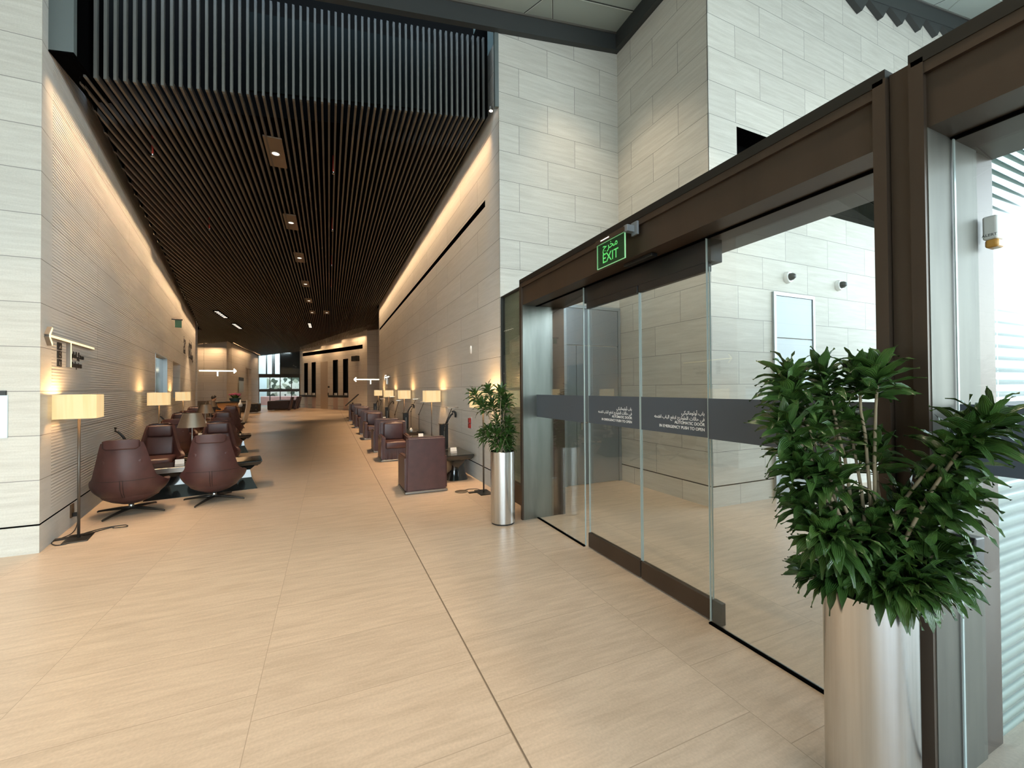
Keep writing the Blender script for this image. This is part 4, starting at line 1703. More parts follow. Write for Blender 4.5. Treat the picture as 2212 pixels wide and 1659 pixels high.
# dark pedestal tables on the right
def make_ped_table(label, loc):
    t = thing('pedestal_table', label, 'side table', loc, 0, 'black flared pedestal tables on the right')
    bm = bmesh.new()
    b2 = bmesh.new()
    box(b2, -0.27, 0.27, -0.50, 0.50, 0.36, 0.45)
    for v in b2.verts:
        if v.co.z < 0.4:
            v.co.x *= 0.86
            v.co.y *= 0.93
    bmesh.ops.bevel(b2, geom=[e for e in b2.edges], offset=0.018, segments=3, affect='EDGES')
    merge(bm, b2)
    obj('table_top', bm, mat('black_stone_top', (0.025, 0.027, 0.027), 0.16, spec=0.7), t, smooth=35)
    bm = bmesh.new()
    prof = [(0.215, 0.36), (0.16, 0.30), (0.14, 0.24), (0.165, 0.10), (0.20, 0.0)]
    rings = []
    for w_, z in prof:
        rings.append([bm.verts.new((w_ * math.copysign(abs(math.cos(a)) ** 0.45, math.cos(a)), (w_ + 0.22) * math.copysign(abs(math.sin(a)) ** 0.45, math.sin(a)), z)) for a in [2 * PI * (k + 0.5) / 28 for k in range(28)]])
    for a, b in zip(rings, rings[1:]):
        for k in range(28):
            bm.faces.new((a[k], a[(k + 1) % 28], b[(k + 1) % 28], b[k]))
    bm.faces.new(rings[-1])
    obj('flared_base', bm, LACQ, t, smooth=40)
    return t


pt0 = make_ped_table('black flared pedestal table beside the nearest square armchair', (2.05, 7.36, 0))
dup(pt0, (2.05, 11.55, 0), 0, 'black flared pedestal table under the second screen pedestal')
dup(pt0, (2.05, 16.1, 0), 0, 'black flared pedestal table under the third reading light')
dup(pt0, (2.05, 20.7, 0), 0, 'furthest black flared pedestal table on the right')


def make_glass_table(label, loc):
    t = thing('square_side_table', label, 'side table', loc, 0, 'dark square side tables between the armchairs')
    bm = bmesh.new()
    rbox(bm, -0.32, 0.32, -0.40, 0.40, 0.425, 0.445, 0.004, 1)
    obj('table_top', bm, mat('smoked_top', (0.06, 0.055, 0.05), 0.1, spec=0.8), t)
    for sx_ in (-1, 1):
        bm = bmesh.new()
        rbox(bm, *sorted((sx_ * 0.30, sx_ * 0.27)), -0.38, 0.38, 0.0, 0.425, 0.004, 1)
        obj('side_leg', bm, DMETAL, t)
    return t


gt0 = make_glass_table('dark square side table beside the first facing armchair', (2.02, 9.95, 0))
dup(gt0, (2.0, 14.3, 0), 0, 'dark square side table beside the second facing armchair')
dup(gt0, (2.0, 18.8, 0), 0, 'dark square side table beside the third facing armchair')

for (x, y, lab) in ((2.0, 7.12, 'white tent card on the nearest pedestal table'), (1.95, 9.72, 'white tent card on the first dark square side table'),
                    (1.92, 14.1, 'white tent card on the second dark square side table'), (1.9, 16.3, 'white tent card on the third pedestal table'),
                    (1.85, 18.7, 'white tent card on the furthest dark square side table')):
    dup(cd0, (x, y, 0.452), 0.0, lab)
dup(cd0, (-2.85, 12.3, 0.452), TH, 'white tent card on the second low table on the left')
dup(cd0, (-3.85, 17.0, 0.452), TH, 'white tent card on the third low table on the left')
bm = bmesh.new()
lathe(bm, [(0, 0), (0.035, 0), (0.05, 0.03), (0.035, 0.07), (0.012, 0.10), (0, 0.11)], 20, 2.0, 11.25, 0.452)
tag(obj('folded_napkin', bm, WHITE, smooth=50), 'small white folded napkin on the second pedestal table', 'napkin')


def make_reading_light(label, loc, bright):
    t = thing('reading_light', label, 'reading lamp', loc, 0, 'slim black reading lights on the right')
    bm = bmesh.new()
    tube(bm, [(0, 0, 0.01), (0, 0, 0.50)], 0.008, 8)
    obj('lower_stem', bm, DMETAL, t)
    bm = bmesh.new()
    tube(bm, [(0, 0, 0.50), (0.14, 0, 0.86)], 0.008, 8)
    tube(bm, [(-0.012, 0, 0.488), (0.012, 0, 0.512)], 0.014, 8)
    obj('upper_arm', bm, DMETAL, t)
    bm = bmesh.new()
    rbox(bm, 0.04, 0.26, -0.018, 0.018, 0.852, 0.872, 0.004, 1)
    hd = obj('lamp_head', bm, GREYM, t)
    bm = bmesh.new()
    box(bm, 0.06, 0.20, -0.015, 0.015, 0.848, 0.852)
    obj('light_strip', bm, mat('reading_strip', (1, 1, 1), 0.5, emit=(1, 0.95, 0.85), es=bright), hd)
    bm = bmesh.new()
    lathe(bm, [(0, 0), (0.06, 0), (0.06, 0.008), (0.01, 0.014), (0, 0.014)], 20)
    obj('base', bm, DMETAL, t, smooth=40)
    return t


rl0 = make_reading_light('slim black reading light on the nearest pedestal table', (1.95, 7.52, 0.452), 0.3)
rl0.scale = (1, 1, 0.91)
dup(rl0, (2.20, 11.2, 0.452), 0, 'slim dark reading light at the near end of the second pedestal table')
rl1 = make_reading_light('slim lit reading light at the far end of the second pedestal table', (2.12, 11.93, 0.452), 3.0)
dup(rl1, (2.10, 14.95, 0.0), 0, 'slim lit reading light beside the second turned away armchair', scale=(1, 1, 1.4))
dup(rl1, (2.05, 16.35, 0.452), 0, 'slim lit reading light on the third pedestal table')
dup(rl0, (2.05, 19.6, 0.0), 0, 'slim dark reading light beside the last pair of armchairs', scale=(1, 1, 1.35))


def make_pedestal(label, loc, rz=0.0):
    t = thing('screen_pedestal', label, 'screen stand', loc, rz, 'black screen pedestals')
    bm = bmesh.new()
    rbox(bm, -0.075, 0.075, -0.06, 0.06, 0.0, 0.88, 0.004, 1)
    obj('column', bm, BLACKP, t)
    bm = bmesh.new()
    rbox(bm, -0.095, 0.085, -0.07, 0.07, 0.88, 0.895, 0.003, 1)
    obj('cap', bm, DMETAL, t)
    bm = bmesh.new()
    box(bm, -0.012, 0.012, -0.063, -0.060, 0.25, 0.75)
    obj('front_slot', bm, GREYM, t)
    bm = bmesh.new()
    tube(bm, [(0.06, 0, 0.89), (0.09, 0, 0.97), (0.15, 0, 1.06), (0.19, 0, 1.09)], 0.018, 10)
    ar = obj('swing_arm', bm, BLACKP, t)
    bm = bmesh.new()
    pts = [(0.17, 0, 1.12), (0.20, 0, 1.135), (0.235, 0, 1.11), (0.245, 0, 1.06), (0.24, 0, 1.01)]
    tube(bm, pts, [0.02, 0.024, 0.024, 0.022, 0.018], 10)
    obj('screen_head', bm, BLACKP, ar)
    return t


pd0 = make_pedestal('black screen pedestal with a folded arm behind the nearest pedestal table', (2.085, 8.12, 0))
dup(pd0, (2.085, 12.6, 0), 0, 'black screen pedestal beyond the second pedestal table on the right')
dup(pd0, (2.085, 16.95, 0), 0, 'black screen pedestal beyond the third pedestal table on the right')
dup(pd0, (2.085, 21.6, 0), 0, 'furthest black screen pedestal on the right')
dup(pd0, (-2.93, 8.62, 0), PI + TH, 'black screen pedestal by the left wall beside the first facing lounge chair', scale=(1, 1, 0.88))
dup(pd0, (-3.72, 13.15, 0), PI + TH, 'black screen pedestal by the left wall beside the second facing lounge chair', scale=(1, 1, 0.88))

# ------------------------------------------------------------------ planters with dracaenas
def leaf(bm, uvl, p, d, L, w, bend, twist):
    """an arching leaf from p along d"""
    up = Vector((0, 0, 1))
    d = d.normalized()
    side = d.cross(up)
    if side.length < 1e-3:
        side = Vector((1, 0, 0))
    side.normalize()
    side = (Matrix.Rotation(twist, 3, d) @ side).normalized()
    n = 6
    prev = None
    pos = p.copy()
    cur = d.copy()
    prof = [0.45, 0.80, 1.0, 0.95, 0.72, 0.38, 0.02]
    for i in range(n + 1):
        nrm = side.cross(cur).normalized()
        ww = w * prof[i] / 2
        wav = 0.10 * w * math.sin(i * 2.1 + twist * 3)
        row = [bm.verts.new(pos + side * ww + nrm * (0.28 * ww + wav)), bm.verts.new(pos - nrm * 0.10 * ww), bm.verts.new(pos - side * ww + nrm * (0.28 * ww - wav))]
        if prev:
            for k in range(2):
                f = bm.faces.new((prev[k], prev[k + 1], row[k + 1], row[k]))
                f.smooth = True
                us = ((k * 0.5, (i - 1) / n), (k * 0.5 + 0.5, (i - 1) / n), (k * 0.5 + 0.5, i / n), (k * 0.5, i / n))
                for lp, q in zip(f.loops, us):
                    lp[uvl].uv = q
        prev = row
        pos = pos + cur * (L / n)
        cur = (cur + Vector((0, 0, -bend * (0.6 + 0.25 * i)))).normalized()


def head(bm, uvl, tip, ax, nleaf, L, w, rnd):
    ax = ax.normalized()
    a = ax.orthogonal().normalized()
    b = ax.cross(a)
    for k in range(nleaf):
        s = k / nleaf                      # 0 = tip, 1 = lowest
        ang = k * 2.39996 + rnd.uniform(-0.2, 0.2)
        open_ = 0.25 + 1.15 * s ** 0.7
        rad = a * math.cos(ang) + b * math.sin(ang)
        d = ax * math.cos(open_) + rad * math.sin(open_)
        base = tip - ax * (s * L * 0.95) + rad * 0.008
        leaf(bm, uvl, base, d, L * rnd.uniform(0.78, 1.12) * (0.75 + 0.35 * min(1, s * 2.5)), w * rnd.uniform(0.85, 1.15), rnd.uniform(0.06, 0.32), rnd.uniform(-0.7, 0.7))


def dracaena(label, cx, cy, r, h, heads, L, w, nleaf, seed, group, stems=True):
    rnd = random.Random(seed)
    t = thing('potted_dracaena', label, 'potted plant', (cx, cy, 0), 0, group)
    bm = bmesh.new()
    lathe(bm, [(0, 0.012), (r * 0.94, 0.012), (r, 0.02), (r, h - 0.003), (r - 0.003, h), (r - 0.006, h - 0.003), (r - 0.006, h - 0.10), (0, h - 0.10)], 96)
    obj('planter', bm, STEEL, t, smooth=40)
    bm = bmesh.new()
    lathe(bm, [(0, 0), (r * 0.93, 0), (r * 0.93, 0.012), (0, 0.012)], 64)
    obj('planter_foot', bm, BLACKP, t, smooth=40)
    bm = bmesh.new()
    lathe(bm, [(r - 0.007, h - 0.045), (r * 0.5, h - 0.03), (0, h - 0.028)], 40)
    obj('soil', bm, SOIL, t, smooth=60)
    bml = bmesh.new()
    uvl = bml.loops.layers.uv.new('UVMap')
    base = Vector((0, 0, h - 0.03))
    for i, hp in enumerate(heads):
        tip = Vector((hp[0] - cx, hp[1] - cy, hp[2]))
        foot = base + Vector((rnd.uniform(-1, 1), rnd.uniform(-1, 1), 0)) * r * 0.45
        mid = foot.lerp(tip, 0.55) + Vector((0, 0, 0.07 + 0.10 * (tip - foot).length * 0.5))
        mid.x = foot.x + (tip.x - foot.x) * 0.45
        mid.y = foot.y + (tip.y - foot.y) * 0.45
        P = []
        for k in range(9):
            s = k / 8
            P.append(foot * (1 - s) ** 2 + mid * 2 * s * (1 - s) + tip * s * s)
        ax = (P[-1] - P[-3]).normalized() + Vector((0, 0, 0.25))
        if stems:
            bm = bmesh.new()
            q = [p + Vector((rnd.uniform(-1, 1), rnd.uniform(-1, 1), 0)) * 0.004 for p in P[:-1]]
            tube(bm, q, [0.0075 - 0.0004 * k_ for k_ in range(len(q))], 7)
            obj('stem', bm, STEM, t)
        head(bml, uvl, tip, ax, nleaf, L, w, rnd)
    obj('leaves', bml, LEAF, t, recalc=False)
    return t


BIG = [(1.635, 1.05, 1.575), (1.595, 1.048, 1.456), (1.643, 1.05, 1.346), (1.846, 1.044, 1.655), (1.929, 0.964, 1.643), (1.933, 0.896, 1.658), (1.893, 1.046, 1.512), (1.949, 1.001, 1.446), (1.725, 1.012, 1.454), (1.65, 1.025, 1.277), (1.682, 0.957, 1.277), (1.654, 1.025, 1.134), (1.818, 1.019, 1.117), (1.744, 0.988, 0.964), (2.206, 1.053, 1.32), (2.133, 0.702, 1.425), (2.085, 0.635, 1.473), (2.243, 0.764, 1.326), (2.093, 0.776, 1.214), (2.074, 0.709, 1.18), (2.088, 0.856, 1.144), (1.887, 0.869, 1.086), (1.91, 0.805, 0.984), (1.987, 0.717, 0.987), (1.854, 0.721, 0.906), (1.8, 0.909, 0.888), (1.792, 0.815, 0.87), (1.785, 0.971, 0.884), (1.824, 0.897, 1.008), (2.061, 0.792, 1.067), (1.783, 0.753, 0.883), (1.612, 0.935, 1.061), (2.063, 0.739, 0.882), (1.94, 1.009, 1.115), (1.675, 1.075, 1.645), (1.666, 0.912, 1.053), (1.716, 1.023, 0.849)]
big = []
for (x, y, z) in BIG:
    if x > 1.95:
        k = 1.95 / x
        x, y, z = x * k, y * k, 1.58 + (z - 1.58) * k
    big.append((x, y, z))
GP = 'dracaenas in tall steel cylinders'
dracaena('large glossy dracaena in a tall brushed steel cylinder at the post between the doors', 1.897, 0.921, 0.141, 0.80, big, 0.128, 0.041, 30, 3, GP)
SMALL = [(1.596, 4.795, 1.536), (1.75, 4.724, 1.591), (1.829, 4.475, 1.568), (1.614, 4.578, 1.429), (1.792, 4.681, 1.423), (1.906, 4.607, 1.4), (1.717, 4.678, 1.109), (1.64, 4.626, 1.046), (1.824, 4.614, 1.22), (1.965, 4.552, 1.202), (1.99, 4.531, 1.081), (1.802, 4.518, 1.064), (1.909, 4.537, 1.003), (1.786, 4.583, 0.95), (1.975, 4.579, 0.9), (1.896, 4.68, 0.876), (1.98, 4.613, 0.961), (1.927, 4.527, 1.468)]
dracaena('slender dracaena in a tall brushed steel cylinder beside the ribbed glass screen', 1.877, 4.555, 0.143, 0.845, SMALL, 0.13, 0.036, 26, 5, GP)


# ------------------------------------------------------------------ ceiling fittings
def make_downlight(label, loc):
    t = thing('ceiling_downlight', label, 'ceiling light', loc, 0, 'downlight plates between the ceiling slats')
    bm = bmesh.new()
    box(bm, -0.125, 0.125, -0.45, 0.45, 0, 0.02)
    obj('cover_plate', bm, mat('brown_plate_metal', (0.11, 0.075, 0.045), 0.5), t)
    bm = bmesh.new()
    lathe(bm, [(0.055, 0.0), (0.075, 0.0), (0.075, -0.008), (0.055, -0.008), (0.055, 0.0)], 32)
    obj('trim_ring', bm, GREYM, t, smooth=40)
    bm = bmesh.new()
    lathe(bm, [(0, -0.003), (0.052, -0.003), (0.052, 0.0)], 24)
    obj('lens', bm, mat('downlight_lens', (0.9, 0.9, 0.85), 0.3, emit=(1, 0.88, 0.7), es=2.2), t, smooth=40)
    return t


dl = None
for i, (x, y, w_) in enumerate(((-0.77, 7.5, 'first'), (-0.775, 10.48, 'second'), (-0.765, 13.2, 'third'), (-0.76, 16.4, 'fourth'), (-0.77, 19.4, 'fifth'), (-0.75, 22.3, 'sixth'), (-0.10, 22.7, 'seventh'))):
    lab = 'brown downlight plate between the ceiling slats, %s from the slatted front' % w_
    if i == 6:
        lab = 'brown downlight plate set to the side of the sixth one'
    if dl is None:
        dl = make_downlight(lab, (x, y, zc(x) - 0.012))
    else:
        dup(dl, (x, y, zc(x) - 0.012), 0, lab)
sp0 = None
for i, (x, y, lab) in enumerate(((0.075, 8.0, 'red sprinkler head hanging nearest in the middle of the slatted ceiling'), (0.08, 10.9, 'second red sprinkler head in the middle of the slatted ceiling'),
                                 (0.08, 14.0, 'third small sprinkler head in the middle of the slatted ceiling'), (0.08, 17.0, 'fourth small sprinkler head in the middle of the slatted ceiling'),
                                 (-2.38, 7.7, 'small red sprinkler head nearest the left side of the slatted ceiling'), (-2.36, 10.8, 'second small sprinkler head on the left side of the slatted ceiling'))):
    loc = (x, y, zc(x) - 0.06)
    if sp0 is None:
        t = thing('sprinkler_head', lab, 'sprinkler', loc, 0, 'ceiling sprinklers')
        bm = bmesh.new()
        tube(bm, [(0, 0, 0.04), (0, 0, 0.33)], 0.013, 10)
        obj('red_pipe', bm, REDP, t)
        bm = bmesh.new()
        lathe(bm, [(0, 0.045), (0.012, 0.04), (0.008, 0.02), (0.022, 0.008), (0.022, 0.0), (0, 0.0)], 16)
        obj('nozzle', bm, CHROME, t, smooth=40)
        sp0 = t
    else:
        dup(sp0, loc, 0, lab)
# rows of small bright lights far back in the ceiling
for i, (x, y, lab) in enumerate(((-4.17, 21.0, 'nearer row of small bright ceiling spots over the left seats'), (-4.2, 24.5, 'farther row of small bright ceiling spots over the left seats'), (-1.0, 26.5, 'row of small bright ceiling spots before the far glass wall'))):
    t = thing('spot_row', lab, 'ceiling light', (x, y, zc(x) - 0.03), 0, 'rows of ceiling spots')
    bm = bmesh.new()
    box(bm, -0.10, 0.10, -0.95, 0.95, 0.004, 0.03)
    obj('housing', bm, DARK, t)
    bm = bmesh.new()
    for k in range(6):
        box(bm, -0.07, 0.07, -0.8 + k * 0.3, -0.72 + k * 0.3, -0.002, 0.004)
    obj('lit_lenses', bm, mat('spot_row_lens', (1, 1, 1), 0.5, emit=(1, 0.9, 0.75), es=2.0), t)
# cove spot fittings seen at both ends of the slatted front
for x, y, z, lab in ((-2.53, 5.98, 5.16, 'bright cove spot at the left end of the slatted front'), (2.29, 5.93, 5.86, 'bright cove spot at the right end of the slatted front')):
    t = thing('cove_spotlight', lab, 'spotlight', (x, y, z), 0, 'cove spots')
    bm = bmesh.new()
    lathe(bm, [(0, 0.06), (0.03, 0.06), (0.035, 0.0), (0.028, 0.0), (0.0, 0.01)], 20)
    obj('can', bm, GREYM, t, smooth=40)
    bm = bmesh.new()
    lathe(bm, [(0, -0.002), (0.027, -0.002), (0.027, 0.002)], 16)
    obj('lens', bm, mat('cove_lens', (1, 1, 1), 0.5, emit=(1, 0.85, 0.7), es=7.0), t)

# ------------------------------------------------------------------ far end
# glazed end wall
t = thing('glazed_end_wall', 'glazed wall with dark transoms at the far end of the corridor', 'glass wall', (-4.08, 42.6, 0))
bm = bmesh.new()
box(bm, -1.62, 1.63, -0.08, 0.08, 2.72, 3.04)
box(bm, -1.62, 1.63, -0.05, 0.05, 5.0, 5.6)
obj('transom', bm, CHAR, t)
bm = bmesh.new()
box(bm, -1.62, 1.63, -0.06, 0.04, 1.46, 1.70)
obj('privacy_band', bm, BAND, t)
for x_ in (-1.6, -0.75, 0.05, 0.95, 1.6):
    bm = bmesh.new()
    box(bm, x_ - 0.03, x_ + 0.03, -0.05, 0.05, 0, 2.72 if abs(x_) > 0.2 else 5.0)
    obj('mullion', bm, CHAR, t)
bm = bmesh.new()
box(bm, -1.6, 1.6, -0.01, 0.01, 0.02, 2.72)
box(bm, -1.6, 1.6, -0.01, 0.01, 3.04, 5.0)
obj('glass', bm, GLASS, t)
# beyond: bright hall with a triangle patterned screen and a pink counter
m, nt2, p = new_mat('triangle_pattern')
tcn = N(nt2, 'ShaderNodeTexCoord')
vo = N(nt2, 'ShaderNodeTexVoronoi')
vo.inputs['Scale'].default_value = 3.2
nt2.links.new(tcn.outputs['Object'], vo.inputs[0])
cr = N(nt2, 'ShaderNodeValToRGB')
cr.color_ramp.interpolation = 'CONSTANT'
cr.color_ramp.elements[0].color = (0.05, 0.08, 0.06, 1)
cr.color_ramp.elements[1].position = 0.4
cr.color_ramp.elements[1].color = (0.30, 0.36, 0.28, 1)
e4 = cr.color_ramp.elements.new(0.55)
e4.color = (0.65, 0.72, 0.66, 1)
nt2.links.new(vo.outputs['Color'], cr.inputs[0])
nt2.links.new(cr.outputs[0], p.inputs['Base Color'])
TRIP = m
bm = bmesh.new()
box(bm, -5.6, -2.5, 47.0, 47.1, 1.0, 3.1)
tag(obj('patterned_screen', bm, TRIP), 'white and dark triangle patterned screen beyond the far glass wall', 'screen')
bm = bmesh.new()
rbox(bm, -6.0, -2.3, 46.0, 46.8, 0.15, 1.0, 0.05, 2)
tag(obj('pink_counter', bm, mat('pink_counter', (0.72, 0.45, 0.45), 0.5)), 'low pale pink counter beyond the far glass wall', 'counter')
bm = bmesh.new()
box(bm, -4.2, -1.5, 44.5, 44.6, 3.1, 5.4)
box(bm, -5.0, -4.75, 45.5, 45.7, 3.0, 5.4)
box(bm, -5.5, -5.4, 45.5, 45.7, 3.0, 5.4)
struct('wall_beyond_glass', bm, CHAR)
light('beyond_glass_light', 'AREA', (-4.6, 45.4, 5.9), 700, (0.80, 0.95, 1.0), 2.5, (-4.6, 48.9, 1.5))

# dark details on the oblique wall


def ob(u, z, d=0.0):
    n = Vector((OD.y, -OD.x))
    p_ = OA + OD * u + n * d
    # in front means towards the camera side
    return (p_.x, p_.y, z)


OROT = math.atan2(OD.y, OD.x)
WL = ['nearest the far glass wall', 'second from the far glass wall', 'third from the far glass wall', 'furthest from the far glass wall']
for i, (a, b) in enumerate(wins):
    c = ob((a + b) / 2, 0, 0)
    t = thing('slot_window', 'tall narrow dark window slot in the oblique stone wall, ' + WL[i], 'window', c, OROT, 'narrow window slots')
    h_ = (b - a) / 2
    sgn = -1
    bm = bmesh.new()
    box(bm, -h_ + 0.03, h_ - 0.03, 0.18, 0.2, 1.15, 3.96)
    obj('dark_glass', bm, DARKSCR, t)
    bm = bmesh.new()
    rbox(bm, -h_ - 0.22, h_ + 0.02, -0.30, 0.2, 0.98, 1.15, 0.01, 1)
    obj('counter_sill', bm, CHAR, t)
    bm = bmesh.new()
    box(bm, h_ - 0.35, h_ - 0.06, -0.15, -0.05, 1.15, 1.33)
    obj('white_brochures', bm, WHITE, t)
    bm = bmesh.new()
    box(bm, -h_ + 0.08, h_ - 0.02, -0.008, 0.0, 0.0, 0.97)
    obj('pale_panel', bm, mat('pale_pink_stone', (0.66, 0.52, 0.47), 0.5), t)
t = thing('wall_speaker', 'black speaker box high on the oblique stone wall', 'speaker', ob(10.25, 3.9), OROT)
bm = bmesh.new()
rbox(bm, -0.36, 0.36, -0.30, 0.0, -0.18, 0.22, 0.03, 2)
obj('cabinet', bm, BLACKP, t)
bm = bmesh.new()
rbox(bm, -0.30, 0.30, -0.32, -0.28, -0.13, 0.18, 0.02, 2)
obj('grille', bm, CHAR, t)
t = thing('stone_clad_door', 'flush stone coloured door in the oblique wall between the window pairs', 'door', ob(4.85, 0), OROT)
bm = bmesh.new()
box(bm, -0.65, 0.65, -0.015, 0.0, 0.0, 3.95)
obj('leaf', bm, mat('stone_leaf', (0.52, 0.44, 0.35), 0.6), t)
bm = bmesh.new()
box(bm, 0.70, 0.78, -0.04, 0, 1.1, 1.35)
box(bm, 0.70, 0.95, -0.03, 0, 1.75, 1.9)
obj('reader_and_plate', bm, INK, t)
t = thing('arrow_light', 'long lit arrow pointing left hanging at the far right of the corridor', 'arrow light', (1.25, 24.3, 2.14), 0, 'lit arrow signs')
arrow(t, 1.35, 0.11, 0.86, 0.25, 0.06, 0.05, NEONF, GREYM)
bm = bmesh.new()
for x_ in (0.2, 1.2):
    tube(bm, [(x_, -0.03, 0.02), (x_, -0.03, 3.6)], 0.003, 5)
obj('hanging_wires', bm, DMETAL, t)
t = thing('arrow_light', 'long lit arrow pointing right hanging above the wooden desk', 'arrow light', (-6.15, 26.2, 2.62), 0, 'lit arrow signs')
arrow(t, 1.62, 0.11, 0.80, 0.27, 0.07, 0.05, NEONF, GREYM, flip=-1)
bm = bmesh.new()
for x_ in (0.2, 1.4):
    tube(bm, [(x_, -0.03, 0.02), (x_, -0.03, 1.85)], 0.003, 5)
obj('hanging_wires', bm, DMETAL, t)

# reception desk
t = thing('reception_desk', 'curved honey wood desk with a dark top and a white end fin', 'desk', (-4.28, 24.3, 0))
bm = bmesh.new()
rbox(bm, -0.72, 0.20, -0.5, 0.5, 0.02, 1.0, 0.06, 4)
obj('wooden_body', bm, WOOD, t)
bm = bmesh.new()
rbox(bm, -0.85, 0.55, -0.55, 0.55, 1.0, 1.05, 0.01, 1)
obj('dark_top', bm, BLACKP, t)
bm = bmesh.new()
pts = []
for k in range(13):
    a = k / 12
    pts.append((0.55 + 0.32 * a + 0.25 * math.sin(a * PI * 0.5) * 0.3, a))
for i in range(12):
    z0, z1 = pts[i][1] * 1.12, pts[i + 1][1] * 1.12
    x0 = 0.40 + 0.20 * math.sin(pts[i][1] * PI / 2)
    x1 = 0.40 + 0.20 * math.sin(pts[i + 1][1] * PI / 2)
    v = [bm.verts.new(c) for c in ((x0, -0.7, z0), (x0, 0.4, z0), (x1, 0.4, z1), (x1, -0.7, z1), (x0 + 0.05, -0.7, z0), (x0 + 0.05, 0.4, z0), (x1 + 0.05, 0.4, z1), (x1 + 0.05, -0.7, z1))]
    for q in ((0, 1, 2, 3), (7, 6, 5, 4), (0, 3, 7, 4), (1, 5, 6, 2)):
        bm.faces.new([v[j] for j in q])
obj('white_fin', bm, PALE, t)
bm = bmesh.new()
rbox(bm, -6.6, -5.45, 25.5, 25.6, 0.0, 1.02, 0.01, 1)
rbox(bm, -6.6, -5.45, 25.45, 25.65, 1.02, 1.07, 0.01, 1)
tag(obj('low_partition', bm, mat('beige_partition', (0.30, 0.24, 0.18), 0.5)), 'low beige partition with a dark rail left of the desk', 'partition')

# flowers
t = thing('flower_bowl', 'teal bowl of pink flowers on the desk', 'flower arrangement', (-4.25, 24.3, 1.052))
bm = bmesh.new()
lathe(bm, [(0, 0), (0.18, 0), (0.24, 0.08), (0.25, 0.16), (0.22, 0.16), (0.2, 0.1), (0, 0.1)], 28)
obj('bowl', bm, TEAL, t, smooth=50)
rnd = random.Random(11)
bm = bmesh.new()
uvl = bm.loops.layers.uv.new('UVMap')
for k in range(70):
    a = rnd.uniform(0, 2 * PI)
    leaf(bm, uvl, Vector((0.1 * math.cos(a), 0.1 * math.sin(a), 0.14)), Vector((math.cos(a) * 0.6, math.sin(a) * 0.6, 1.0)), rnd.uniform(0.15, 0.28), 0.05, 0.08, 0)
obj('leaves', bm, LEAF, t, recalc=False)
bm = bmesh.new()
for k in range(20):
    a = k * 2.4
    rr = 0.055 * math.sqrt(k)
    z = 0.40 - rr * 0.35 + rnd.uniform(-0.02, 0.02)
    for q in range(7):
        b = q * 2 * PI / 7
        c = Vector((rr * math.cos(a) + 0.03 * math.cos(b), rr * math.sin(a) + 0.03 * math.sin(b), z))
        bmesh.ops.create_icosphere(bm, subdivisions=1, radius=0.026, matrix=Matrix.Translation(c))
obj('blossoms', bm, PINK, t, smooth=180)
bm = bmesh.new()
lathe(bm, [(0, 0), (0.05, 0), (0.085, 0.06), (0.07, 0.13), (0.03, 0.20), (0.022, 0.28), (0, 0.30)], 20, -3.42, 20.6, 0.0)
for v in bm.verts:
    v.co.z += 0.90
o = obj('white_vase', bm, WHITE, smooth=60)
bm = bmesh.new()

# small stand table under the vase
t = thing('vase_stand', 'slim dark stand carrying the white bottle shaped vase', 'stand', (-3.42, 20.6, 0))
lathe(bm, [(0, 0), (0.16, 0), (0.16, 0.02), (0.02, 0.04), (0.02, 0.87), (0.14, 0.88), (0.14, 0.90), (0, 0.90)], 24)
obj('stand_body', bm, DMETAL, t, smooth=40)
tag(o, 'white bottle shaped vase on a slim stand before the desk', 'vase')


# person at the desk
def skin_body(name, verts, edges, radii, m_, parent, root=0, sub=2):
    me = bpy.data.meshes.new(name)
    me.from_pydata(verts, edges, [])
    me.materials.append(m_)
    ob_ = bpy.data.objects.new(name, me)
    COL.objects.link(ob_)
    ob_.parent = parent
    sk = ob_.modifiers.new('skin', 'SKIN')
    for i, v in enumerate(me.skin_vertices[0].data):
        v.radius = radii[i] if isinstance(radii[i], tuple) else (radii[i], radii[i])
        v.use_root = (i == root)
    sk.use_smooth_shade = True
    sb = ob_.modifiers.new('sub', 'SUBSURF')
    sb.levels = sub
    sb.render_levels = sub
    return ob_


t = thing('person', 'person with short black hair in a dark uniform sitting near the desk', 'person', (-4.76, 22.2, 0), -0.9)
# seated, facing +Y rotated; head bent forward
verts = [(0, 0, 0.52), (0, 0.0, 0.70), (0, 0.02, 0.90), (0, 0.03, 1.02), (0, 0.05, 1.10), (0, 0.09, 1.20), (0, 0.11, 1.28),
         (-0.17, 0.03, 1.00), (-0.24, 0.08, 0.80), (-0.16, 0.30, 0.74), (-0.12, 0.38, 0.74),
         (0.17, 0.03, 1.00), (0.24, 0.08, 0.80), (0.16, 0.30, 0.74), (0.12, 0.38, 0.74),
         (-0.10, 0.05, 0.50), (-0.13, 0.45, 0.50), (-0.13, 0.47, 0.10), (-0.13, 0.60, 0.04),
         (0.10, 0.05, 0.50), (0.13, 0.45, 0.50), (0.13, 0.47, 0.10), (0.13, 0.60, 0.04)]
edges = [(0, 1), (1, 2), (2, 3), (3, 4), (4, 5), (5, 6), (3, 7), (7, 8), (8, 9), (9, 10), (3, 11), (11, 12), (12, 13), (13, 14),
         (0, 15), (15, 16), (16, 17), (17, 18), (0, 19), (19, 20), (20, 21), (21, 22)]
radii = [(0.11, 0.08), (0.10, 0.07), (0.12, 0.08), (0.10, 0.07), 0.055, (0.085, 0.10), (0.07, 0.085), 0.055, 0.045, 0.033, 0.028, 0.055, 0.045, 0.033, 0.028,
         0.085, 0.06, 0.04, 0.035, 0.085, 0.06, 0.04, 0.035]
skin_body('body', verts, edges, radii, SKIN, t)
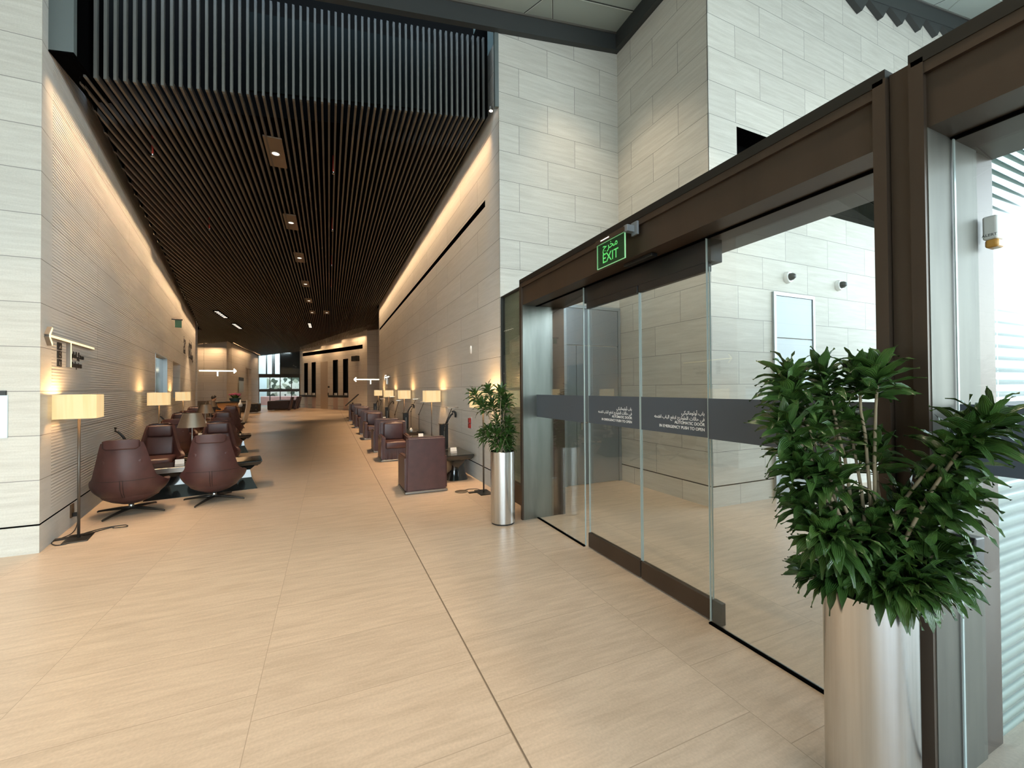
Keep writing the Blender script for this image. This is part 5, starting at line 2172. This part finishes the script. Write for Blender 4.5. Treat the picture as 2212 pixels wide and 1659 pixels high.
verts2 = [(0, 0, 0.50), (0, 0.0, 0.70), (0, 0.02, 0.90), (0, 0.035, 1.035), (0, 0.045, 1.075), (-0.17, 0.03, 1.005), (-0.24, 0.08, 0.80), (-0.17, 0.28, 0.74), (0.17, 0.03, 1.005), (0.24, 0.08, 0.80), (0.17, 0.28, 0.74)]
skin_body('jacket', verts2, [(0, 1), (1, 2), (2, 3), (3, 4), (3, 5), (5, 6), (6, 7), (3, 8), (8, 9), (9, 10)],
          [(0.20, 0.16), (0.17, 0.13), (0.20, 0.145), (0.16, 0.115), (0.075, 0.07), 0.078, 0.064, 0.048, 0.078, 0.064, 0.048], SHIRT, t)
skin_body('trousers', [(0, 0.0, 0.56), (0, 0.02, 0.47), (-0.11, 0.10, 0.48), (-0.13, 0.45, 0.50), (-0.13, 0.47, 0.10), (0.11, 0.10, 0.48), (0.13, 0.45, 0.50), (0.13, 0.47, 0.10)],
          [(0, 1), (1, 2), (2, 3), (3, 4), (1, 5), (5, 6), (6, 7)], [(0.19, 0.15), (0.17, 0.15), 0.12, 0.08, 0.06, 0.12, 0.08, 0.06], SHIRT, t)
for s_ in (-1, 1):
    hv = [(s_ * 0.12, 0.37, 0.74), (s_ * 0.11, 0.43, 0.735)]
    he = [(0, 1)]
    hr_ = [(0.026, 0.016), (0.036, 0.014)]
    for q, (dx_, ln) in enumerate(((-0.030, 0.062), (-0.011, 0.075), (0.009, 0.070), (0.028, 0.055))):
        n0 = len(hv)
        hv += [(s_ * (0.11 + dx_), 0.465, 0.735), (s_ * (0.11 + dx_ * 1.1), 0.465 + ln * 0.5, 0.732), (s_ * (0.11 + dx_ * 1.1), 0.465 + ln, 0.715)]
        he += [(1, n0), (n0, n0 + 1), (n0 + 1, n0 + 2)]
        hr_ += [0.0095, 0.0085, 0.007]
    n0 = len(hv)
    hv += [(s_ * 0.072, 0.42, 0.73), (s_ * 0.058, 0.455, 0.722)]
    he += [(0, n0), (n0, n0 + 1)]
    hr_ += [0.011, 0.008]
    skin_body('hand', hv, he, hr_, SKIN, t, 0, 1)
for s_ in (-1, 1):
    bm = bmesh.new()
    rbox(bm, s_ * 0.13 - 0.045, s_ * 0.13 + 0.045, 0.42, 0.68, 0.0, 0.085, 0.035, 3)
    obj('shoe', bm, BLACKP, t, smooth=60)
bm = bmesh.new()
lathe(bm, [(0.055, 1.07), (0.082, 1.06), (0.080, 1.10), (0.062, 1.125), (0.055, 1.07)], 20, 0, 0.055)
obj('collar', bm, COLLAR, t, smooth=60)
bm = bmesh.new()
bmesh.ops.create_icosphere(bm, subdivisions=3, radius=1.0)
for v in bm.verts:
    c = v.co
    v.co = Vector((c.x * 0.095, c.y * 0.108 + 0.085, c.z * 0.10 + 1.275))
dele = [v for v in bm.verts if v.co.z < 1.235 and v.co.y > 0.03 or v.co.z < 1.29 and v.co.y > 0.13 or v.co.z < 1.19]
bmesh.ops.delete(bm, geom=dele, context='VERTS')
obj('hair', bm, HAIR, t, smooth=180, recalc=False)
bm = bmesh.new()
for s in (-1, 1):
    bmesh.ops.create_icosphere(bm, subdivisions=2, radius=0.022, matrix=Matrix.Translation((s * 0.088, 0.09, 1.235)))
bmesh.ops.create_icosphere(bm, subdivisions=2, radius=0.015, matrix=Matrix.Translation((0, 0.184, 1.228)))
obj('ears_and_nose', bm, SKIN, t, smooth=180)
bm = bmesh.new()
for s in (-1, 1):
    bmesh.ops.create_icosphere(bm, subdivisions=1, radius=0.008, matrix=Matrix.Translation((s * 0.032, 0.170, 1.252)))
box(bm, -0.025, 0.025, 0.176, 0.182, 1.183, 1.189)
obj('eyes_and_mouth', bm, HAIR, t)
t = thing('desk_stool', 'low dark stool under the sitting person', 'stool', (-4.76, 22.2, 0))
bm = bmesh.new()
rbox(bm, -0.2, 0.2, -0.2, 0.2, 0.30, 0.40, 0.03, 3)
obj('seat', bm, LEATHER, t)
bm = bmesh.new()
lathe(bm, [(0, 0), (0.2, 0), (0.2, 0.015), (0.03, 0.03), (0.03, 0.30), (0, 0.30)], 24)
obj('pedestal', bm, DMETAL, t, smooth=40)

# dark sofas far back
t0 = None
for i, (x, y, lab) in enumerate(((-3.55, 37.6, 'front dark high-backed sofa of the row in the far middle'), (-3.25, 39.2, 'middle dark high-backed sofa of the far row'), (-3.15, 40.6, 'rear dark high-backed sofa of the far row'))):
    if t0 is None:
        t0 = thing('high_back_sofa', lab, 'sofa', (x, y, 0), 0, 'dark sofas in the far middle')
        bm = bmesh.new()
        rbox(bm, -0.85, 0.70, -0.45, 0.45, 0.05, 0.75, 0.08, 3)
        obj('seat_block', bm, LEATHERD, t0)
        bm = bmesh.new()
        b2 = bmesh.new()
        rbox(b2, 0.55, 0.72, -0.5, 0.5, 0.0, 1.05, 0.04, 3)
        for v in b2.verts:
            v.co.x += 0.22 * v.co.z
        merge(bm, b2)
        obj('backrest', bm, LEATHER, t0)
    else:
        dup(t0, (x, y, 0), 0, lab)
t = thing('tufted_bench', 'black tufted bench against the far left return wall', 'bench', (-5.05, 33.8, 0))
bm = bmesh.new()
rbox(bm, -0.55, 0.60, -0.6, 0.6, 0.08, 0.70, 0.08, 3)
obj('bench_body', bm, BLACKP, t)
bm = bmesh.new()
for i in range(4):
    for j in range(2):
        bmesh.ops.create_icosphere(bm, subdivisions=2, radius=0.05, matrix=Matrix.Translation((-0.40 + i * 0.28, -0.6, 0.25 + j * 0.25)))
obj('buttons', bm, CHAR, t, smooth=180)
# tilted display stand at the end of the right armchairs
t = thing('tilted_display_stand', 'black tilted display stand beyond the last armchair', 'display stand', (1.10, 25.2, 0), 0)
bm = bmesh.new()
tube(bm, [(0.15, 0, 0.0), (0.12, 0, 0.85)], 0.04, 10)
rbox(bm, -0.2, 0.35, -0.2, 0.2, 0.0, 0.03, 0.01, 1)
obj('leg', bm, DMETAL, t)
bm = bmesh.new()
b2 = bmesh.new()
rbox(b2, -0.48, 0.48, -0.30, 0.30, -0.02, 0.02, 0.01, 1)
b2.transform(Matrix.Translation((0.08, 0, 1.0)) @ Matrix.Rotation(-0.75, 4, 'Y'))
merge(bm, b2)
obj('display_panel', bm, DARKSCR, t)
# notice frames on the far left return wall
t = thing('poster_frame', 'small pale poster frame on the far left return wall behind the flowers', 'poster', (-5.70, 34.6, 1.9), 0)
bm = bmesh.new()
box(bm, 0.0, 0.03, -0.8, 0.8, -0.45, 0.35)
obj('pale_poster', bm, mat('poster_pale', (0.45, 0.5, 0.46), 0.4), t)
bm = bmesh.new()
box(bm, 0.0, 0.04, -0.8, 0.8, 0.36, 0.6)
obj('dark_top_frame', bm, CHAR, t)
